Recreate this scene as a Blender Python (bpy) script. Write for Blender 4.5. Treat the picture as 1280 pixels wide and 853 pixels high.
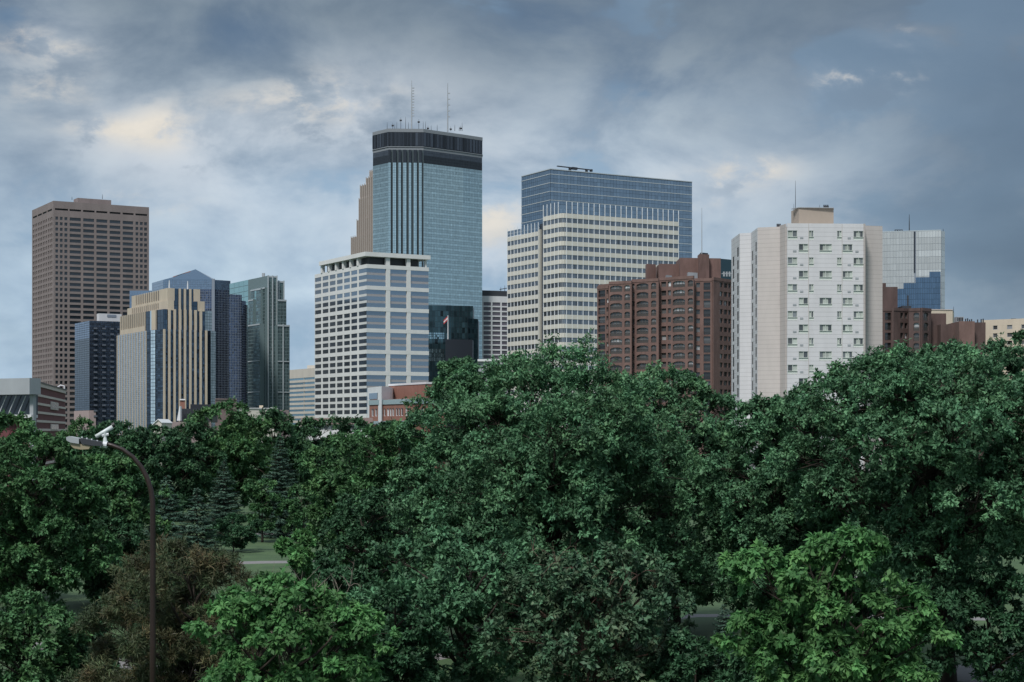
import bpy, math, random
import numpy as np
from mathutils import Vector

for o in list(bpy.data.objects):
    bpy.data.objects.remove(o)
SC = bpy.context.scene
COL = SC.collection
R = math.radians
rnd = random.Random(7)

# ------------------------------------------------------------------ camera
F, CX, HY, CZ = 2100.0, 640.0, 540.0, 10.0          # focal length in photo pixels, horizon row, eye height
cam = bpy.data.cameras.new('camera')
cam.sensor_width = 36.0
cam.lens = F / 1280.0 * 36.0
cam.shift_y = (HY - 426.5) / 1280.0
cam.clip_start, cam.clip_end = 0.5, 30000.0
co = bpy.data.objects.new('camera', cam)
co.location = (0, 0, CZ)
co.rotation_euler = (R(90), 0, 0)
COL.objects.link(co)
SC.camera = co

# ------------------------------------------------------------------ world: broken evening cloud over a clear sky
SUN_EL, SUN_AZ = 54.0, 205.0                        # degrees; azimuth clockwise from the view direction (+Y)
W = bpy.data.worlds.new('World')
SC.world = W
W.use_nodes = True
nt = W.node_tree
nt.nodes.clear()
def N(kind, **kw):
    n = nt.nodes.new(kind)
    for k, v in kw.items():
        setattr(n, k, v)
    return n
def L(a, b):
    nt.links.new(a, b)
def M(op, a, b=None, c=None, clamp=False):
    n = N('ShaderNodeMath', operation=op, use_clamp=clamp)
    for i, v in enumerate((a, b, c)):
        if v is None:
            continue
        if isinstance(v, (int, float)):
            n.inputs[i].default_value = v
        else:
            L(v, n.inputs[i])
    return n.outputs[0]
def RAMP(fac, stops):
    n = N('ShaderNodeValToRGB')
    L(fac, n.inputs[0])
    e = n.color_ramp.elements
    while len(e) < len(stops):
        e.new(0.5)
    for el, (p, c) in zip(e, stops):
        el.position = p
        el.color = (*c, 1) if len(c) == 3 else c
    return n.outputs[0]
def MIX(fac, a, b, mode='MIX'):
    n = N('ShaderNodeMix', data_type='RGBA', blend_type=mode)
    for s, v in ((n.inputs['Factor'], fac), (n.inputs[6], a), (n.inputs[7], b)):
        if isinstance(v, (int, float)):
            s.default_value = v
        elif isinstance(v, tuple):
            s.default_value = (*v, 1)
        else:
            L(v, s)
    return n.outputs[2]
def SMOOTH(x, a, b):
    n = N('ShaderNodeMapRange', interpolation_type='SMOOTHSTEP')
    L(x, n.inputs[0])
    n.inputs[1].default_value, n.inputs[2].default_value = a, b
    return n.outputs[0]

tc = N('ShaderNodeTexCoord')
sep = N('ShaderNodeSeparateXYZ')
L(tc.outputs['Generated'], sep.inputs[0])
DX, DY, DZ = sep.outputs
AZ = M('ARCTAN2', DX, DY)
EL = M('ARCSINE', DZ)
mp = N('ShaderNodeMapping')
L(tc.outputs['Generated'], mp.inputs[0])
mp.inputs['Scale'].default_value = (1, 1, 1.7)
mp.inputs['Location'].default_value = (0.31, 0.12, 0.4)
mp2 = N('ShaderNodeMapping')                          # the same cloud field seen a little towards the light, for relief
L(tc.outputs['Generated'], mp2.inputs[0])
mp2.inputs['Scale'].default_value = (1, 1, 1.7)
mp2.inputs['Location'].default_value = (0.31 - .010, 0.12, 0.4 + .022)
def NOISE(scale, detail=6, rough=0.55, dist=0.0, m=None):
    n = N('ShaderNodeTexNoise')
    L((m or mp).outputs[0], n.inputs['Vector'])
    n.inputs['Scale'].default_value = scale
    n.inputs['Detail'].default_value = detail
    n.inputs['Roughness'].default_value = rough
    n.inputs['Distortion'].default_value = dist
    return n.outputs['Fac']
n_big, n_mid, n_fine = NOISE(4.6, 5, 0.5, 0.3), NOISE(10, 8, 0.56, 0.25), NOISE(24, 8, 0.62, 0.15)
n_off = NOISE(10, 8, 0.56, 0.25, mp2)
relief = M('SUBTRACT', n_mid, n_off)                 # > 0 on the side of a cloud lump turned to the light
def BLOB(px, py, rx, ry):
    a = math.atan((px - CX) / F)
    e = math.atan((HY - py) / F * math.cos(a))
    u = M('DIVIDE', M('SUBTRACT', AZ, a), rx / F)
    v = M('DIVIDE', M('SUBTRACT', EL, e), ry / F)
    q = M('ADD', M('MULTIPLY', u, u), M('MULTIPLY', v, v))
    return M('POWER', 2.718, M('MULTIPLY', q, -1.0))
def TOTAL(xs):
    t = xs[0]
    for x in xs[1:]:
        t = M('ADD', t, x)
    return t

sky = N('ShaderNodeTexSky', sky_type='NISHITA')
sky.sun_disc = False
sky.sun_elevation = R(SUN_EL)
sky.sun_rotation = R(SUN_AZ)
sky.air_density, sky.dust_density = 1.0, 1.5
STR = 0.1
K = 1.0 / STR
def C(r, g, b):
    return (r * K, g * K, b * K)
# cloud deck colour by elevation (radians / 1.6)
elw = M('ADD', EL, M('MULTIPLY', M('SUBTRACT', n_big, 0.5), 0.10))
base = RAMP(M('DIVIDE', elw, 1.6, clamp=True), [
    (0.0, (.36, .50, .655)), (0.045, (.435, .57, .71)), (0.09, (.42, .53, .645)), (0.122, (.325, .405, .49)), (0.156, (.215, .275, .335)),
    (0.30, (.24, .30, .37)), (1.0, (.60, .68, .76))])
var = RAMP(n_mid, [(0.30, (.80, .83, .87)), (0.5, (1, 1, 1)), (0.68, (1.12, 1.09, 1.05))])
base = MIX(1.0, base, var, 'MULTIPLY')
lum = RAMP(M('ADD', M('MULTIPLY', relief, 1.9), .5, clamp=True), [(0.22, (.84, .865, .895)), (0.5, (1, 1, 1)), (0.80, (1.18, 1.15, 1.11))])
base = MIX(1.0, base, lum, 'MULTIPLY')
# paler blue where the deck thins
thin = SMOOTH(M('ADD', n_mid, M('MULTIPLY', M('SUBTRACT', n_big, .5), .8)), .44, .34)
base = MIX(M('MULTIPLY', thin, .55), base, (.30, .45, .61))
# heavy darker bank towards the right and at the top left
dark = TOTAL([BLOB(1340, 130, 330, 260), M('MULTIPLY', BLOB(1330, 330, 250, 160), .6), M('MULTIPLY', BLOB(900, 10, 380, 90), .35), M('MULTIPLY', BLOB(60, 200, 160, 130), .28), M('MULTIPLY', BLOB(560, 40, 420, 70), .25)])
dark = M('MULTIPLY', dark, M('ADD', M('MULTIPLY', n_big, 0.9), 0.30), clamp=True)
base = MIX(dark, base, (.095, .140, .200))
# pale break in the cloud behind the towers
pale = TOTAL([M('MULTIPLY', BLOB(640, 290, 190, 110), .75), M('MULTIPLY', BLOB(330, 200, 210, 75), .55), M('MULTIPLY', BLOB(470, 130, 130, 60), .40), M('MULTIPLY', BLOB(930, 240, 150, 50), .40), M('MULTIPLY', BLOB(50, 55, 90, 40), .35), M('MULTIPLY', BLOB(1080, 85, 70, 40), .30), M('MULTIPLY', BLOB(180, 175, 110, 45), .35)])
pale = M('MULTIPLY', pale, SMOOTH(n_mid, .33, .62), clamp=True)
base = MIX(pale, base, (.66, .71, .77))
# small sunlit cloud edges
n_puff = NOISE(40, 8, 0.6, 0.3)
puff = M('ADD', M('ADD', M('MULTIPLY', n_puff, .55), M('MULTIPLY', n_mid, .45)), M('MULTIPLY', relief, .55))
def PATCH(items):
    return TOTAL([M('MULTIPLY', BLOB(*q[:4]), q[4]) for q in items])
warm = PATCH([(204, 158, 36, 26, .95), (165, 168, 46, 18, .55), (125, 158, 40, 12, .7), (395, 128, 56, 30, .85), (445, 118, 60, 16, .5), (24, 48, 26, 15, 1.0), (70, 60, 40, 14, .9),
              (58, 110, 46, 24, .6), (1106, 88, 38, 20, 1.2), (1046, 97, 24, 14, 1.1), (1118, 52, 26, 16, .8), (938, 214, 44, 16, 1.1), (880, 238, 40, 18, .7), (616, 275, 44, 44, .9), (170, 252, 60, 14, .6), (310, 128, 50, 16, .35)])
halo = M('MULTIPLY', M('MULTIPLY', warm, SMOOTH(puff, .42, .60)), .42, clamp=True)
base = MIX(halo, base, (.52, .55, .59))
shade = M('MULTIPLY', PATCH([(148, 178, 50, 22, 1), (232, 190, 36, 22, .9), (420, 166, 80, 16, .8), (1090, 122, 70, 28, .8), (40, 82, 80, 18, .7), (930, 235, 60, 12, .5)]), SMOOTH(puff, .55, .44), clamp=True)
base = MIX(M('MULTIPLY', shade, .65), base, (.20, .26, .335))
warm = M('MULTIPLY', M('MULTIPLY', warm, SMOOTH(puff, .470, .640)), 1.0, clamp=True)
base = MIX(M('MULTIPLY', warm, .92), base, MIX(1.0, (.70, .665, .60), lum, 'MULTIPLY'))
# the opposite half of the sky (low western light) is brighter
back = SMOOTH(M('MULTIPLY', DY, -1.0), -0.25, 0.9)
up = SMOOTH(EL, 0.30, 1.0)
gain = M('ADD', 1.0, M('ADD', M('MULTIPLY', back, .20), M('MULTIPLY', up, .45)))
cloud = N('ShaderNodeVectorMath', operation='SCALE')
L(base, cloud.inputs[0])
L(M('MULTIPLY', gain, K), cloud.inputs['Scale'])
cover = RAMP(n_big, [(0.30, (.70,) * 3), (0.55, (.94,) * 3)])
gap = M('MULTIPLY', TOTAL([BLOB(5, 25, 110, 60), BLOB(300, 40, 70, 40), BLOB(845, 95, 110, 40), BLOB(690, 22, 80, 40)]), .6)
cover = M('SUBTRACT', cover, M('MULTIPLY', gap, SMOOTH(n_mid, .6, .35)), clamp=True)
nsky = MIX(1.0, sky.outputs[0], (.40, .46, .52), 'MULTIPLY')
col = MIX(cover, nsky, cloud.outputs[0])
bg = N('ShaderNodeBackground')
L(col, bg.inputs[0])
bg.inputs[1].default_value = STR
out = N('ShaderNodeOutputWorld')
L(bg.outputs[0], out.inputs[0])

sl = bpy.data.lights.new('sun', 'SUN')
sl.energy = 3.5
sl.angle = R(11)
sl.color = (1.0, .965, .92)
so = bpy.data.objects.new('sun', sl)
a_, e_ = R(SUN_AZ), R(SUN_EL)
so.rotation_euler = (-Vector((math.sin(a_) * math.cos(e_), math.cos(a_) * math.cos(e_), math.sin(e_)))).to_track_quat('-Z', 'Y').to_euler()
COL.objects.link(so)
SC.view_settings.view_transform = 'Standard'
SC.view_settings.look = 'None'
SC.view_settings.exposure = 0.1
SC.view_settings.gamma = 1.0
SC.view_settings.use_curve_mapping = False

# ------------------------------------------------------------------ materials
MATS = {}
def mat(name, colr, rough=0.75, metal=0.0, spec=0.4, nz=None, seam=None, bump=0.0):
    """procedural: base colour x face tint x noise; optional horizontal panel joints (pitch, width, shade)"""
    m = bpy.data.materials.new(name)
    m.use_nodes = True
    t = m.node_tree
    b = t.nodes['Principled BSDF']
    b.inputs['Roughness'].default_value = rough
    b.inputs['Metallic'].default_value = metal
    b.inputs['Specular IOR Level'].default_value = spec
    def link(x, y):
        t.links.new(x, y)
    def mul(a, bb):
        n = t.nodes.new('ShaderNodeMix')
        n.data_type, n.blend_type = 'RGBA', 'MULTIPLY'
        n.inputs['Factor'].default_value = 1
        for s, v in ((n.inputs[6], a), (n.inputs[7], bb)):
            if isinstance(v, tuple):
                s.default_value = (*v, 1)
            else:
                link(v, s)
        return n.outputs[2]
    at = t.nodes.new('ShaderNodeAttribute')
    at.attribute_name = 'tint'
    c = mul(colr, at.outputs['Fac'])
    tx = t.nodes.new('ShaderNodeTexCoord')
    if nz:
        sc, amt = nz
        n = t.nodes.new('ShaderNodeTexNoise')
        n.inputs['Scale'].default_value = sc
        n.inputs['Detail'].default_value = 8
        n.inputs['Roughness'].default_value = .65
        mpn = t.nodes.new('ShaderNodeMapping')
        mpn.inputs['Scale'].default_value = (1, 1, .35)
        link(tx.outputs['Object'], mpn.inputs[0])
        link(mpn.outputs[0], n.inputs['Vector'])
        r = t.nodes.new('ShaderNodeMapRange')
        r.inputs[1].default_value, r.inputs[2].default_value = .3, .7
        r.inputs[3].default_value, r.inputs[4].default_value = 1 - amt, 1 + amt
        link(n.outputs['Fac'], r.inputs[0])
        c = mul(c, r.outputs[0])
    if seam:
        pitch, width, shade = seam
        s = t.nodes.new('ShaderNodeSeparateXYZ')
        link(tx.outputs['Object'], s.inputs[0])
        d = t.nodes.new('ShaderNodeMath'); d.operation = 'DIVIDE'
        link(s.outputs[2], d.inputs[0]); d.inputs[1].default_value = pitch
        fr = t.nodes.new('ShaderNodeMath'); fr.operation = 'FRACT'
        link(d.outputs[0], fr.inputs[0])
        lt = t.nodes.new('ShaderNodeMath'); lt.operation = 'GREATER_THAN'
        link(fr.outputs[0], lt.inputs[0]); lt.inputs[1].default_value = width / pitch
        r = t.nodes.new('ShaderNodeMapRange')
        link(lt.outputs[0], r.inputs[0])
        r.inputs[3].default_value, r.inputs[4].default_value = shade, 1
        c = mul(c, r.outputs[0])
    link(c, b.inputs['Base Color'])
    if bump:
        n = t.nodes.new('ShaderNodeTexNoise')
        n.inputs['Scale'].default_value = bump
        link(tx.outputs['Object'], n.inputs['Vector'])
        bp = t.nodes.new('ShaderNodeBump')
        bp.inputs['Strength'].default_value = .4
        link(n.outputs['Fac'], bp.inputs['Height'])
        link(bp.outputs[0], b.inputs['Normal'])
    MATS[name] = m
    return m
def leafmat(name, green, other, trans=0.22):
    m = bpy.data.materials.new(name)
    m.use_nodes = True
    t = m.node_tree
    t.nodes.clear()
    at = t.nodes.new('ShaderNodeAttribute'); at.attribute_name = 'tint'
    ah = t.nodes.new('ShaderNodeAttribute'); ah.attribute_name = 'hue'
    mx = t.nodes.new('ShaderNodeMix'); mx.data_type = 'RGBA'
    t.links.new(ah.outputs['Fac'], mx.inputs['Factor'])
    mx.inputs[6].default_value, mx.inputs[7].default_value = (*green, 1), (*other, 1)
    ml = t.nodes.new('ShaderNodeMix'); ml.data_type, ml.blend_type = 'RGBA', 'MULTIPLY'
    ml.inputs['Factor'].default_value = 1
    t.links.new(mx.outputs[2], ml.inputs[6]); t.links.new(at.outputs['Fac'], ml.inputs[7])
    b = t.nodes.new('ShaderNodeBsdfPrincipled')
    b.inputs['Roughness'].default_value = .55
    b.inputs['Specular IOR Level'].default_value = .2
    t.links.new(ml.outputs[2], b.inputs['Base Color'])
    tr = t.nodes.new('ShaderNodeBsdfTranslucent')
    t.links.new(ml.outputs[2], tr.inputs[0])
    ms = t.nodes.new('ShaderNodeMixShader'); ms.inputs[0].default_value = trans
    t.links.new(b.outputs[0], ms.inputs[1]); t.links.new(tr.outputs[0], ms.inputs[2])
    o = t.nodes.new('ShaderNodeOutputMaterial')
    t.links.new(ms.outputs[0], o.inputs[0])
    MATS[name] = m
    return m

mat('brown_stone', (.205, .170, .166), .8, nz=(.12, .12))
mat('dark_window', (.018, .024, .032), .12, spec=.6)
mat('black_recess', (.012, .013, .016), .7)
mat('navy_glass', (.07, .095, .14), .12, metal=.75)
mat('navy_core', (.03, .036, .05), .4)
mat('pale_metal', (.55, .57, .6), .5)
mat('white_paint', (.62, .63, .64), .6, nz=(.2, .06))
mat('grey_metal', (.30, .32, .34), .5, nz=(.3, .1))
mat('dark_metal', (.035, .038, .046), .5)
mat('gold_stone', (.46, .395, .315), .75, nz=(.15, .10))
mat('grey_stripe_glass', (.40, .42, .45), .18, metal=.7)
mat('deep_glass', (.05, .075, .105), .10, metal=.8)
mat('sky_glass', (.50, .62, .70), .2, metal=.45)
mat('slate_glass', (.22, .28, .36), .16, metal=.85)
mat('blue_grid_glass', (.055, .075, .125), .12, metal=.8)
mat('grid_mullion', (.20, .23, .28), .5)
mat('green_mullion', (.13, .18, .19), .5)
mat('balcony_rail', (.10, .115, .145), .5)
mat('red_coping', (.33, .14, .10), .7)
mat('teal_glass', (.30, .48, .465), .12, metal=.85)
mat('grey_green_glass', (.12, .185, .185), .14, metal=.75)
mat('fin_metal', (.42, .46, .48), .4, metal=.2)
mat('beige_band', (.52, .49, .44), .8, nz=(.2, .07))
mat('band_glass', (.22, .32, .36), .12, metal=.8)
mat('frame_white', (.59, .595, .59), .7, nz=(.2, .06))
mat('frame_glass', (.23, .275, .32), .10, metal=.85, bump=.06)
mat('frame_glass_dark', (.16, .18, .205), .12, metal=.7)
mat('frame_spandrel', (.36, .345, .36), .45, metal=.3)
mat('ids_glass', (.36, .455, .47), .09, metal=.9, bump=.05)
mat('ids_core', (.055, .075, .085), .4)
mat('ids_dark', (.035, .042, .055), .3, metal=.3)
mat('ids_band', (.20, .215, .235), .5)
mat('tan_stone', (.21, .178, .158), .8, nz=(.1, .1))
mat('tan_slot', (.18, .14, .13), .6)
mat('tan_rib', (.37, .325, .295), .7)
mat('mauve_window', (.09, .08, .10), .25)
mat('pale_concrete', (.55, .55, .565), .8, nz=(.2, .06))
mat('blue_glass', (.20, .255, .31), .09, metal=.9, bump=.05)
mat('blue_core', (.04, .06, .085), .4)
mat('cream_stone', (.55, .53, .475), .8, nz=(.2, .07))
mat('cream_glass', (.155, .175, .20), .14, metal=.7)
mat('fin_white', (.72, .75, .78), .4)
mat('brick', (.150, .094, .083), .9, nz=(.5, .25))
mat('brick_dark', (.088, .058, .054), .9, nz=(.5, .25))
mat('brick_red', (.235, .115, .088), .9, nz=(.6, .15))
mat('brick_window', (.075, .076, .078), .12, spec=.7)
mat('iron', (.02, .02, .022), .5)
mat('window_bronze', (.115, .105, .10), .5)
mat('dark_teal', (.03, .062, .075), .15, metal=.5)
mat('hotel_white', (.54, .535, .555), .7, nz=(.35, .07), seam=(.90, .06, .62))
mat('hotel_beige', (.47, .43, .415), .75, nz=(.35, .07), seam=(.90, .06, .68))
mat('hotel_tan', (.33, .28, .235), .8, nz=(.4, .09))
mat('hotel_frame', (.54, .575, .54), .6)
mat('hotel_pane', (.06, .066, .07), .1, spec=.7)
mat('hotel_curtain', (.40, .44, .41), .7)
mat('far_glass', (.45, .46, .455), .22, metal=.35)
mat('cobalt_reflection', (.115, .17, .24), .10, metal=.9)
mat('beige_wall', (.52, .45, .36), .85, nz=(.3, .08))
mat('stripe_pale', (.52, .45, .42), .85, nz=(.4, .08))
mat('stripe_brick', (.125, .045, .05), .9, nz=(.6, .2))
mat('mauve_roof', (.23, .165, .16), .85, nz=(.5, .12))
mat('pink_wall', (.33, .255, .25), .85, nz=(.5, .1))
mat('teal_band', (.25, .33, .35), .6)
mat('flag_red', (.45, .05, .06), .8)
mat('bark', (.035, .027, .021), .95, nz=(6, .35))
mat('bark_grey', (.17, .145, .12), .95, nz=(6, .25))
mat('twig_red', (.10, .065, .05), .95, nz=(6, .25))
mat('path_asphalt', (.16, .155, .155), .9, nz=(1.5, .12))
mat('pole_bronze', (.022, .013, .011), .4, nz=(5, .3))
mat('lamp_lens', (.28, .235, .16), .35)
mat('camera_white', (.55, .59, .59), .4)
leafmat('leaf_blue_green', (.064, .154, .080), (.106, .212, .100))
leafmat('leaf_mid_green', (.050, .126, .052), (.086, .176, .064))
leafmat('leaf_deep_green', (.036, .092, .046), (.060, .132, .056))
leafmat('leaf_bright_green', (.068, .182, .062), (.115, .242, .082), .35)
leafmat('leaf_spruce', (.036, .080, .058), (.066, .112, .076), .1)
leafmat('leaf_pine_brown', (.040, .066, .030), (.098, .062, .032), .1)
leafmat('leaf_olive', (.052, .118, .064), (.095, .095, .056), .2)

# ------------------------------------------------------------------ helpers
ORIG = {}
def P(px, D):
    return Vector(((px - CX) / F * D, D))
def Z(py, D):
    return CZ - (py - HY) / F * D
def thing(name, label, cat, loc, group=None):
    o = bpy.data.objects.new(name, None)
    o.location = (loc[0], loc[1], loc[2] if len(loc) > 2 else 0)
    COL.objects.link(o)
    o['label'], o['category'] = label, cat
    if group:
        o['group'] = group
    ORIG[o.name] = Vector(o.location)
    return o

class MB:
    def __init__(s):
        s.v, s.f, s.t, s.segs = [], [], [], []
    def add(s, vs, fs, t=1.0):
        k = len(s.v)
        s.v += [tuple(v) for v in vs]
        s.f += [tuple(i + k for i in f) for f in fs]
        s.t += [t] * len(fs)
    def prism(s, poly, z0, z1, t=1.0):
        n = len(poly)
        vs = [(p[0], p[1], z0) for p in poly] + [(p[0], p[1], z1) for p in poly]
        fs = [(i, (i + 1) % n, (i + 1) % n + n, i + n) for i in range(n)]
        s.add(vs, fs + [tuple(range(n - 1, -1, -1)), tuple(range(n, 2 * n))], t)
    def box(s, P0, a, n, s0, s1, d0, d1, z0, z1, t=1.0):
        q = [P0 + a * x + n * y for x, y in ((s0, d0), (s0, d1), (s1, d1), (s1, d0))]
        s.prism(q, z0, z1, t)
    def cube(s, x0, x1, y0, y1, z0, z1, t=1.0):
        s.prism([(x0, y0), (x1, y0), (x1, y1), (x0, y1)], z0, z1, t)
    def vpoly(s, P0, a, n, pts, d0, d1, t=1.0):
        """outline in the facade plane (s, z) extruded along the facade normal"""
        k = len(pts)
        vs = []
        for d in (d0, d1):
            for (u, z) in pts:
                p = P0 + a * u + n * d
                vs.append((p[0], p[1], z))
        fs = [(i, (i + 1) % k, (i + 1) % k + k, i + k) for i in range(k)]
        s.add(vs, fs + [tuple(range(k - 1, -1, -1)), tuple(range(k, 2 * k))], t)
    def tube(s, pts, rad, sides=6, t=1.0):
        pts = [Vector(p) for p in pts]
        if not hasattr(rad, '__len__'):
            rad = [rad] * len(pts)
        vs, fs = [], []
        for i, p in enumerate(pts):
            d = (pts[min(i + 1, len(pts) - 1)] - pts[max(i - 1, 0)]).normalized()
            u = d.cross(Vector((.13, .21, 1)) if abs(d.z) < .9 else Vector((1, .1, 0))).normalized()
            w = d.cross(u)
            for k in range(sides):
                g = 2 * math.pi * k / sides
                vs.append(p + (u * math.cos(g) + w * math.sin(g)) * rad[i])
        for i in range(len(pts) - 1):
            for k in range(sides):
                k2 = (k + 1) % sides
                fs.append((i * sides + k, i * sides + k2, (i + 1) * sides + k2, (i + 1) * sides + k))
        fs.append(tuple(range(sides - 1, -1, -1)))
        e = (len(pts) - 1) * sides
        fs.append(tuple(range(e, e + sides)))
        s.add(vs, fs, t)
    def build(s, name, m, parent=None, label=None, kind=None, smooth=False):
        if len(s.segs) > 1 and s.segs[0] == (0, 0):
            ends = s.segs[1:] + [(len(s.v), len(s.f))]
            for (v0, f0), (v1, f1) in zip(s.segs, ends):
                q = MB()
                q.v, q.t = s.v[v0:v1], s.t[f0:f1]
                q.f = [tuple(i - v0 for i in f) for f in s.f[f0:f1]]
                o = q.build(name, m, parent, label, kind, smooth)
            return o
        o0 = ORIG[parent.name] if parent else Vector((0, 0, 0))
        me = bpy.data.meshes.new(name)
        me.from_pydata([(x - o0.x, y - o0.y, z - o0.z) for x, y, z in s.v], [], s.f)
        a = me.attributes.new('tint', 'FLOAT', 'FACE')
        a.data.foreach_set('value', s.t)
        me.materials.append(MATS[m])
        if smooth:
            me.polygons.foreach_set('use_smooth', [True] * len(me.polygons))
        me.update()
        o = bpy.data.objects.new(name, me)
        COL.objects.link(o)
        if parent:
            o.parent = parent
        ORIG[o.name] = o0
        if label:
            o['label'] = label
        if kind:
            o['kind'] = kind
        return o

TH = 30.0
def hit(p, d, px):
    k = (px - CX) / F
    return p + d * ((k * p.y - p.x) / (d.x - k * d.y))
def corner(c, D, l, r, th=TH):
    u, v = Vector((math.cos(R(th)), math.sin(R(th)))), Vector((-math.sin(R(th)), math.cos(R(th))))
    pc = P(c, D)
    return hit(pc, v, l), pc, hit(pc, u, r)
def quad(pl, pc, pr):
    return [pl, pc, pr, pr + (pl - pc)]
def edge(P0, P1):
    d = P1 - P0
    Ln = d.length
    a = d / Ln
    return a, Vector((a.y, -a.x)), Ln
def s_px(P0, P1, px):
    a, n, Ln = edge(P0, P1)
    return (hit(P0, a, px) - P0).length * (1 if (hit(P0, a, px) - P0).dot(a) > 0 else -1)
def facade(wall, wins, P0, P1, rows, cols, zlo, zhi, t=.5, e0=0.0, e1=0.0):
    a, n, Ln = edge(P0, P1)
    z = zlo
    for (za, zb) in rows:
        if za > z:
            wall.box(P0, a, n, -e0, Ln + e1, 0, t, z, za)
        x = -e0
        for (c0, c1) in cols:
            if c0 > x:
                wall.box(P0, a, n, x, c0, 0, t - .004, za, zb)
            x = c1
            wins.append((P0, a, n, c0, c1, za, zb))
        if x < Ln + e1:
            wall.box(P0, a, n, x, Ln + e1, 0, t - .004, za, zb)
        z = zb
    if zhi > z:
        wall.box(P0, a, n, -e0, Ln + e1, 0, t, z, zhi)
def windows(root, wins, m, d=(.02, .14), most=100, name='window', var=.25, pick=None):
    wins = sorted(wins, key=lambda w: -(w[4] - w[3]) * (w[6] - w[5]) * abs(w[2].y))
    rest = MB()
    mats = {}
    for i, (P0, a, n, c0, c1, za, zb) in enumerate(wins):
        t = max(.3, rnd.gauss(1, var))
        mm = pick((P0, a, n, c0, c1, za, zb)) if pick else m
        if i < most:
            q = MB()
            q.box(P0, a, n, c0 + .01, c1 - .01, d[0], d[1], za + .01, zb - .01, t)
            q.build(name, mm, root)
        else:
            mats.setdefault(mm, MB()).box(P0, a, n, c0 + .01, c1 - .01, d[0], d[1], za + .01, zb - .01, t)
    for mm, q in mats.items():
        q.build(name, mm, root, kind='stuff')
def curtain(mb, P0, P1, z0, z1, nx, nz, gap=.16, d=.08, tilt=.003, var=.07, tf=None, s0=0.0, s1=None):
    a, n, Ln = edge(P0, P1)
    s1 = Ln if s1 is None else s1
    mb.segs.append((len(mb.v), len(mb.f)))
    w, h = (s1 - s0) / nx, (z1 - z0) / nz
    for i in range(nx):
        cv = rnd.gauss(0, var * .35)
        for j in range(nz):
            x0, x1 = s0 + i * w + gap / 2, s0 + (i + 1) * w - gap / 2
            y0, y1 = z0 + j * h + gap / 2, z0 + (j + 1) * h - gap / 2
            tx, ty = rnd.gauss(0, tilt), rnd.gauss(0, tilt)
            vs = []
            for (x, y) in ((x0, y0), (x1, y0), (x1, y1), (x0, y1)):
                p = P0 + a * x + n * (d + tx * (x - (x0 + x1) / 2) + ty * (y - (y0 + y1) / 2))
                vs.append((p.x, p.y, y))
            t = 1 + cv + rnd.gauss(0, var)
            if tf:
                t *= tf(i, j, nx, nz)
            mb.add(vs, [(0, 1, 2, 3)], max(.15, t))
def even(n, Ln, fill=.6, m=0.0):
    w = (Ln - 2 * m) / n
    return [(m + (i + .5 - fill / 2) * w, m + (i + .5 + fill / 2) * w) for i in range(n)]
def pxcols(P0, P1, cols):
    return [(s_px(P0, P1, a), s_px(P0, P1, b)) for a, b in cols]
def ctr(pts):
    q = sum((Vector(p) for p in pts), Vector((0, 0))) / len(pts)
    return (q.x, q.y)
def mast(root, px, D, y0, y1, r, name='antenna', m='dark_metal', lattice=False, rungs=0):
    q = MB()
    p = P(px, D)
    za, zb = Z(y0, D), Z(y1, D)
    q.tube([(p.x, p.y, za), (p.x, p.y, za + (zb - za) * .55), (p.x, p.y, zb)], [r, r * .8, r * .35], 6)
    for k in range(rungs):
        z = za + (zb - za) * (.3 + .6 * k / rungs)
        q.cube(p.x, p.x + r * 3.2, p.y - r * .5, p.y + r * .5, z, z + r * 1.2)
    q.build(name, m, root)

# ------------------------------------------------------------------ ground, paths
g = MB()
g.add([(-9000, -3000, 0), (9000, -3000, 0), (9000, 15000, 0), (-9000, 15000, 0)], [(0, 1, 2, 3)])
m = bpy.data.materials.new('grass_ground')
m.use_nodes = True
t_ = m.node_tree
tn = t_.nodes.new('ShaderNodeTexNoise'); tn.inputs['Scale'].default_value = .35; tn.inputs['Detail'].default_value = 10; tn.inputs['Roughness'].default_value = .7
tcg = t_.nodes.new('ShaderNodeTexCoord')
t_.links.new(tcg.outputs['Object'], tn.inputs['Vector'])
cr = t_.nodes.new('ShaderNodeValToRGB')
cr.color_ramp.elements[0].position, cr.color_ramp.elements[0].color = .3, (.022, .050, .018, 1)
cr.color_ramp.elements[1].position, cr.color_ramp.elements[1].color = .7, (.055, .100, .034, 1)
t_.links.new(tn.outputs['Fac'], cr.inputs[0])
t_.links.new(cr.outputs[0], t_.nodes['Principled BSDF'].inputs['Base Color'])
t_.nodes['Principled BSDF'].inputs['Roughness'].default_value = .9
MATS['grass_ground'] = m
g.build('ground', 'grass_ground', kind='structure')
def ribbon(name, pts, w):
    q = MB()
    pts = [Vector(p) for p in pts]
    for i in range(len(pts) - 1):
        pass
    vs = []
    for i, p in enumerate(pts):
        d = (pts[min(i + 1, len(pts) - 1)] - pts[max(i - 1, 0)]).normalized()
        nn = Vector((-d.y, d.x)) * w / 2
        vs += [(p.x - nn.x, p.y - nn.y, .004), (p.x + nn.x, p.y + nn.y, .004)]
    q.add(vs, [(2 * i, 2 * i + 2, 2 * i + 3, 2 * i + 1) for i in range(len(pts) - 1)])
    return q.build(name, 'path_asphalt', kind='structure')
def G(px, py):
    D = CZ * F / (py - HY)
    return P(px, D)
ribbon('path', [G(-60, 706), G(40, 710), G(110, 712), G(230, 706), G(330, 703), G(430, 702), G(520, 706), G(640, 712), G(760, 722), G(900, 730), G(1100, 722)], 2.6)
ribbon('path.001', [G(290, 662), G(330, 668), G(380, 668), G(440, 664), G(520, 660)], 2.6)
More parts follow.
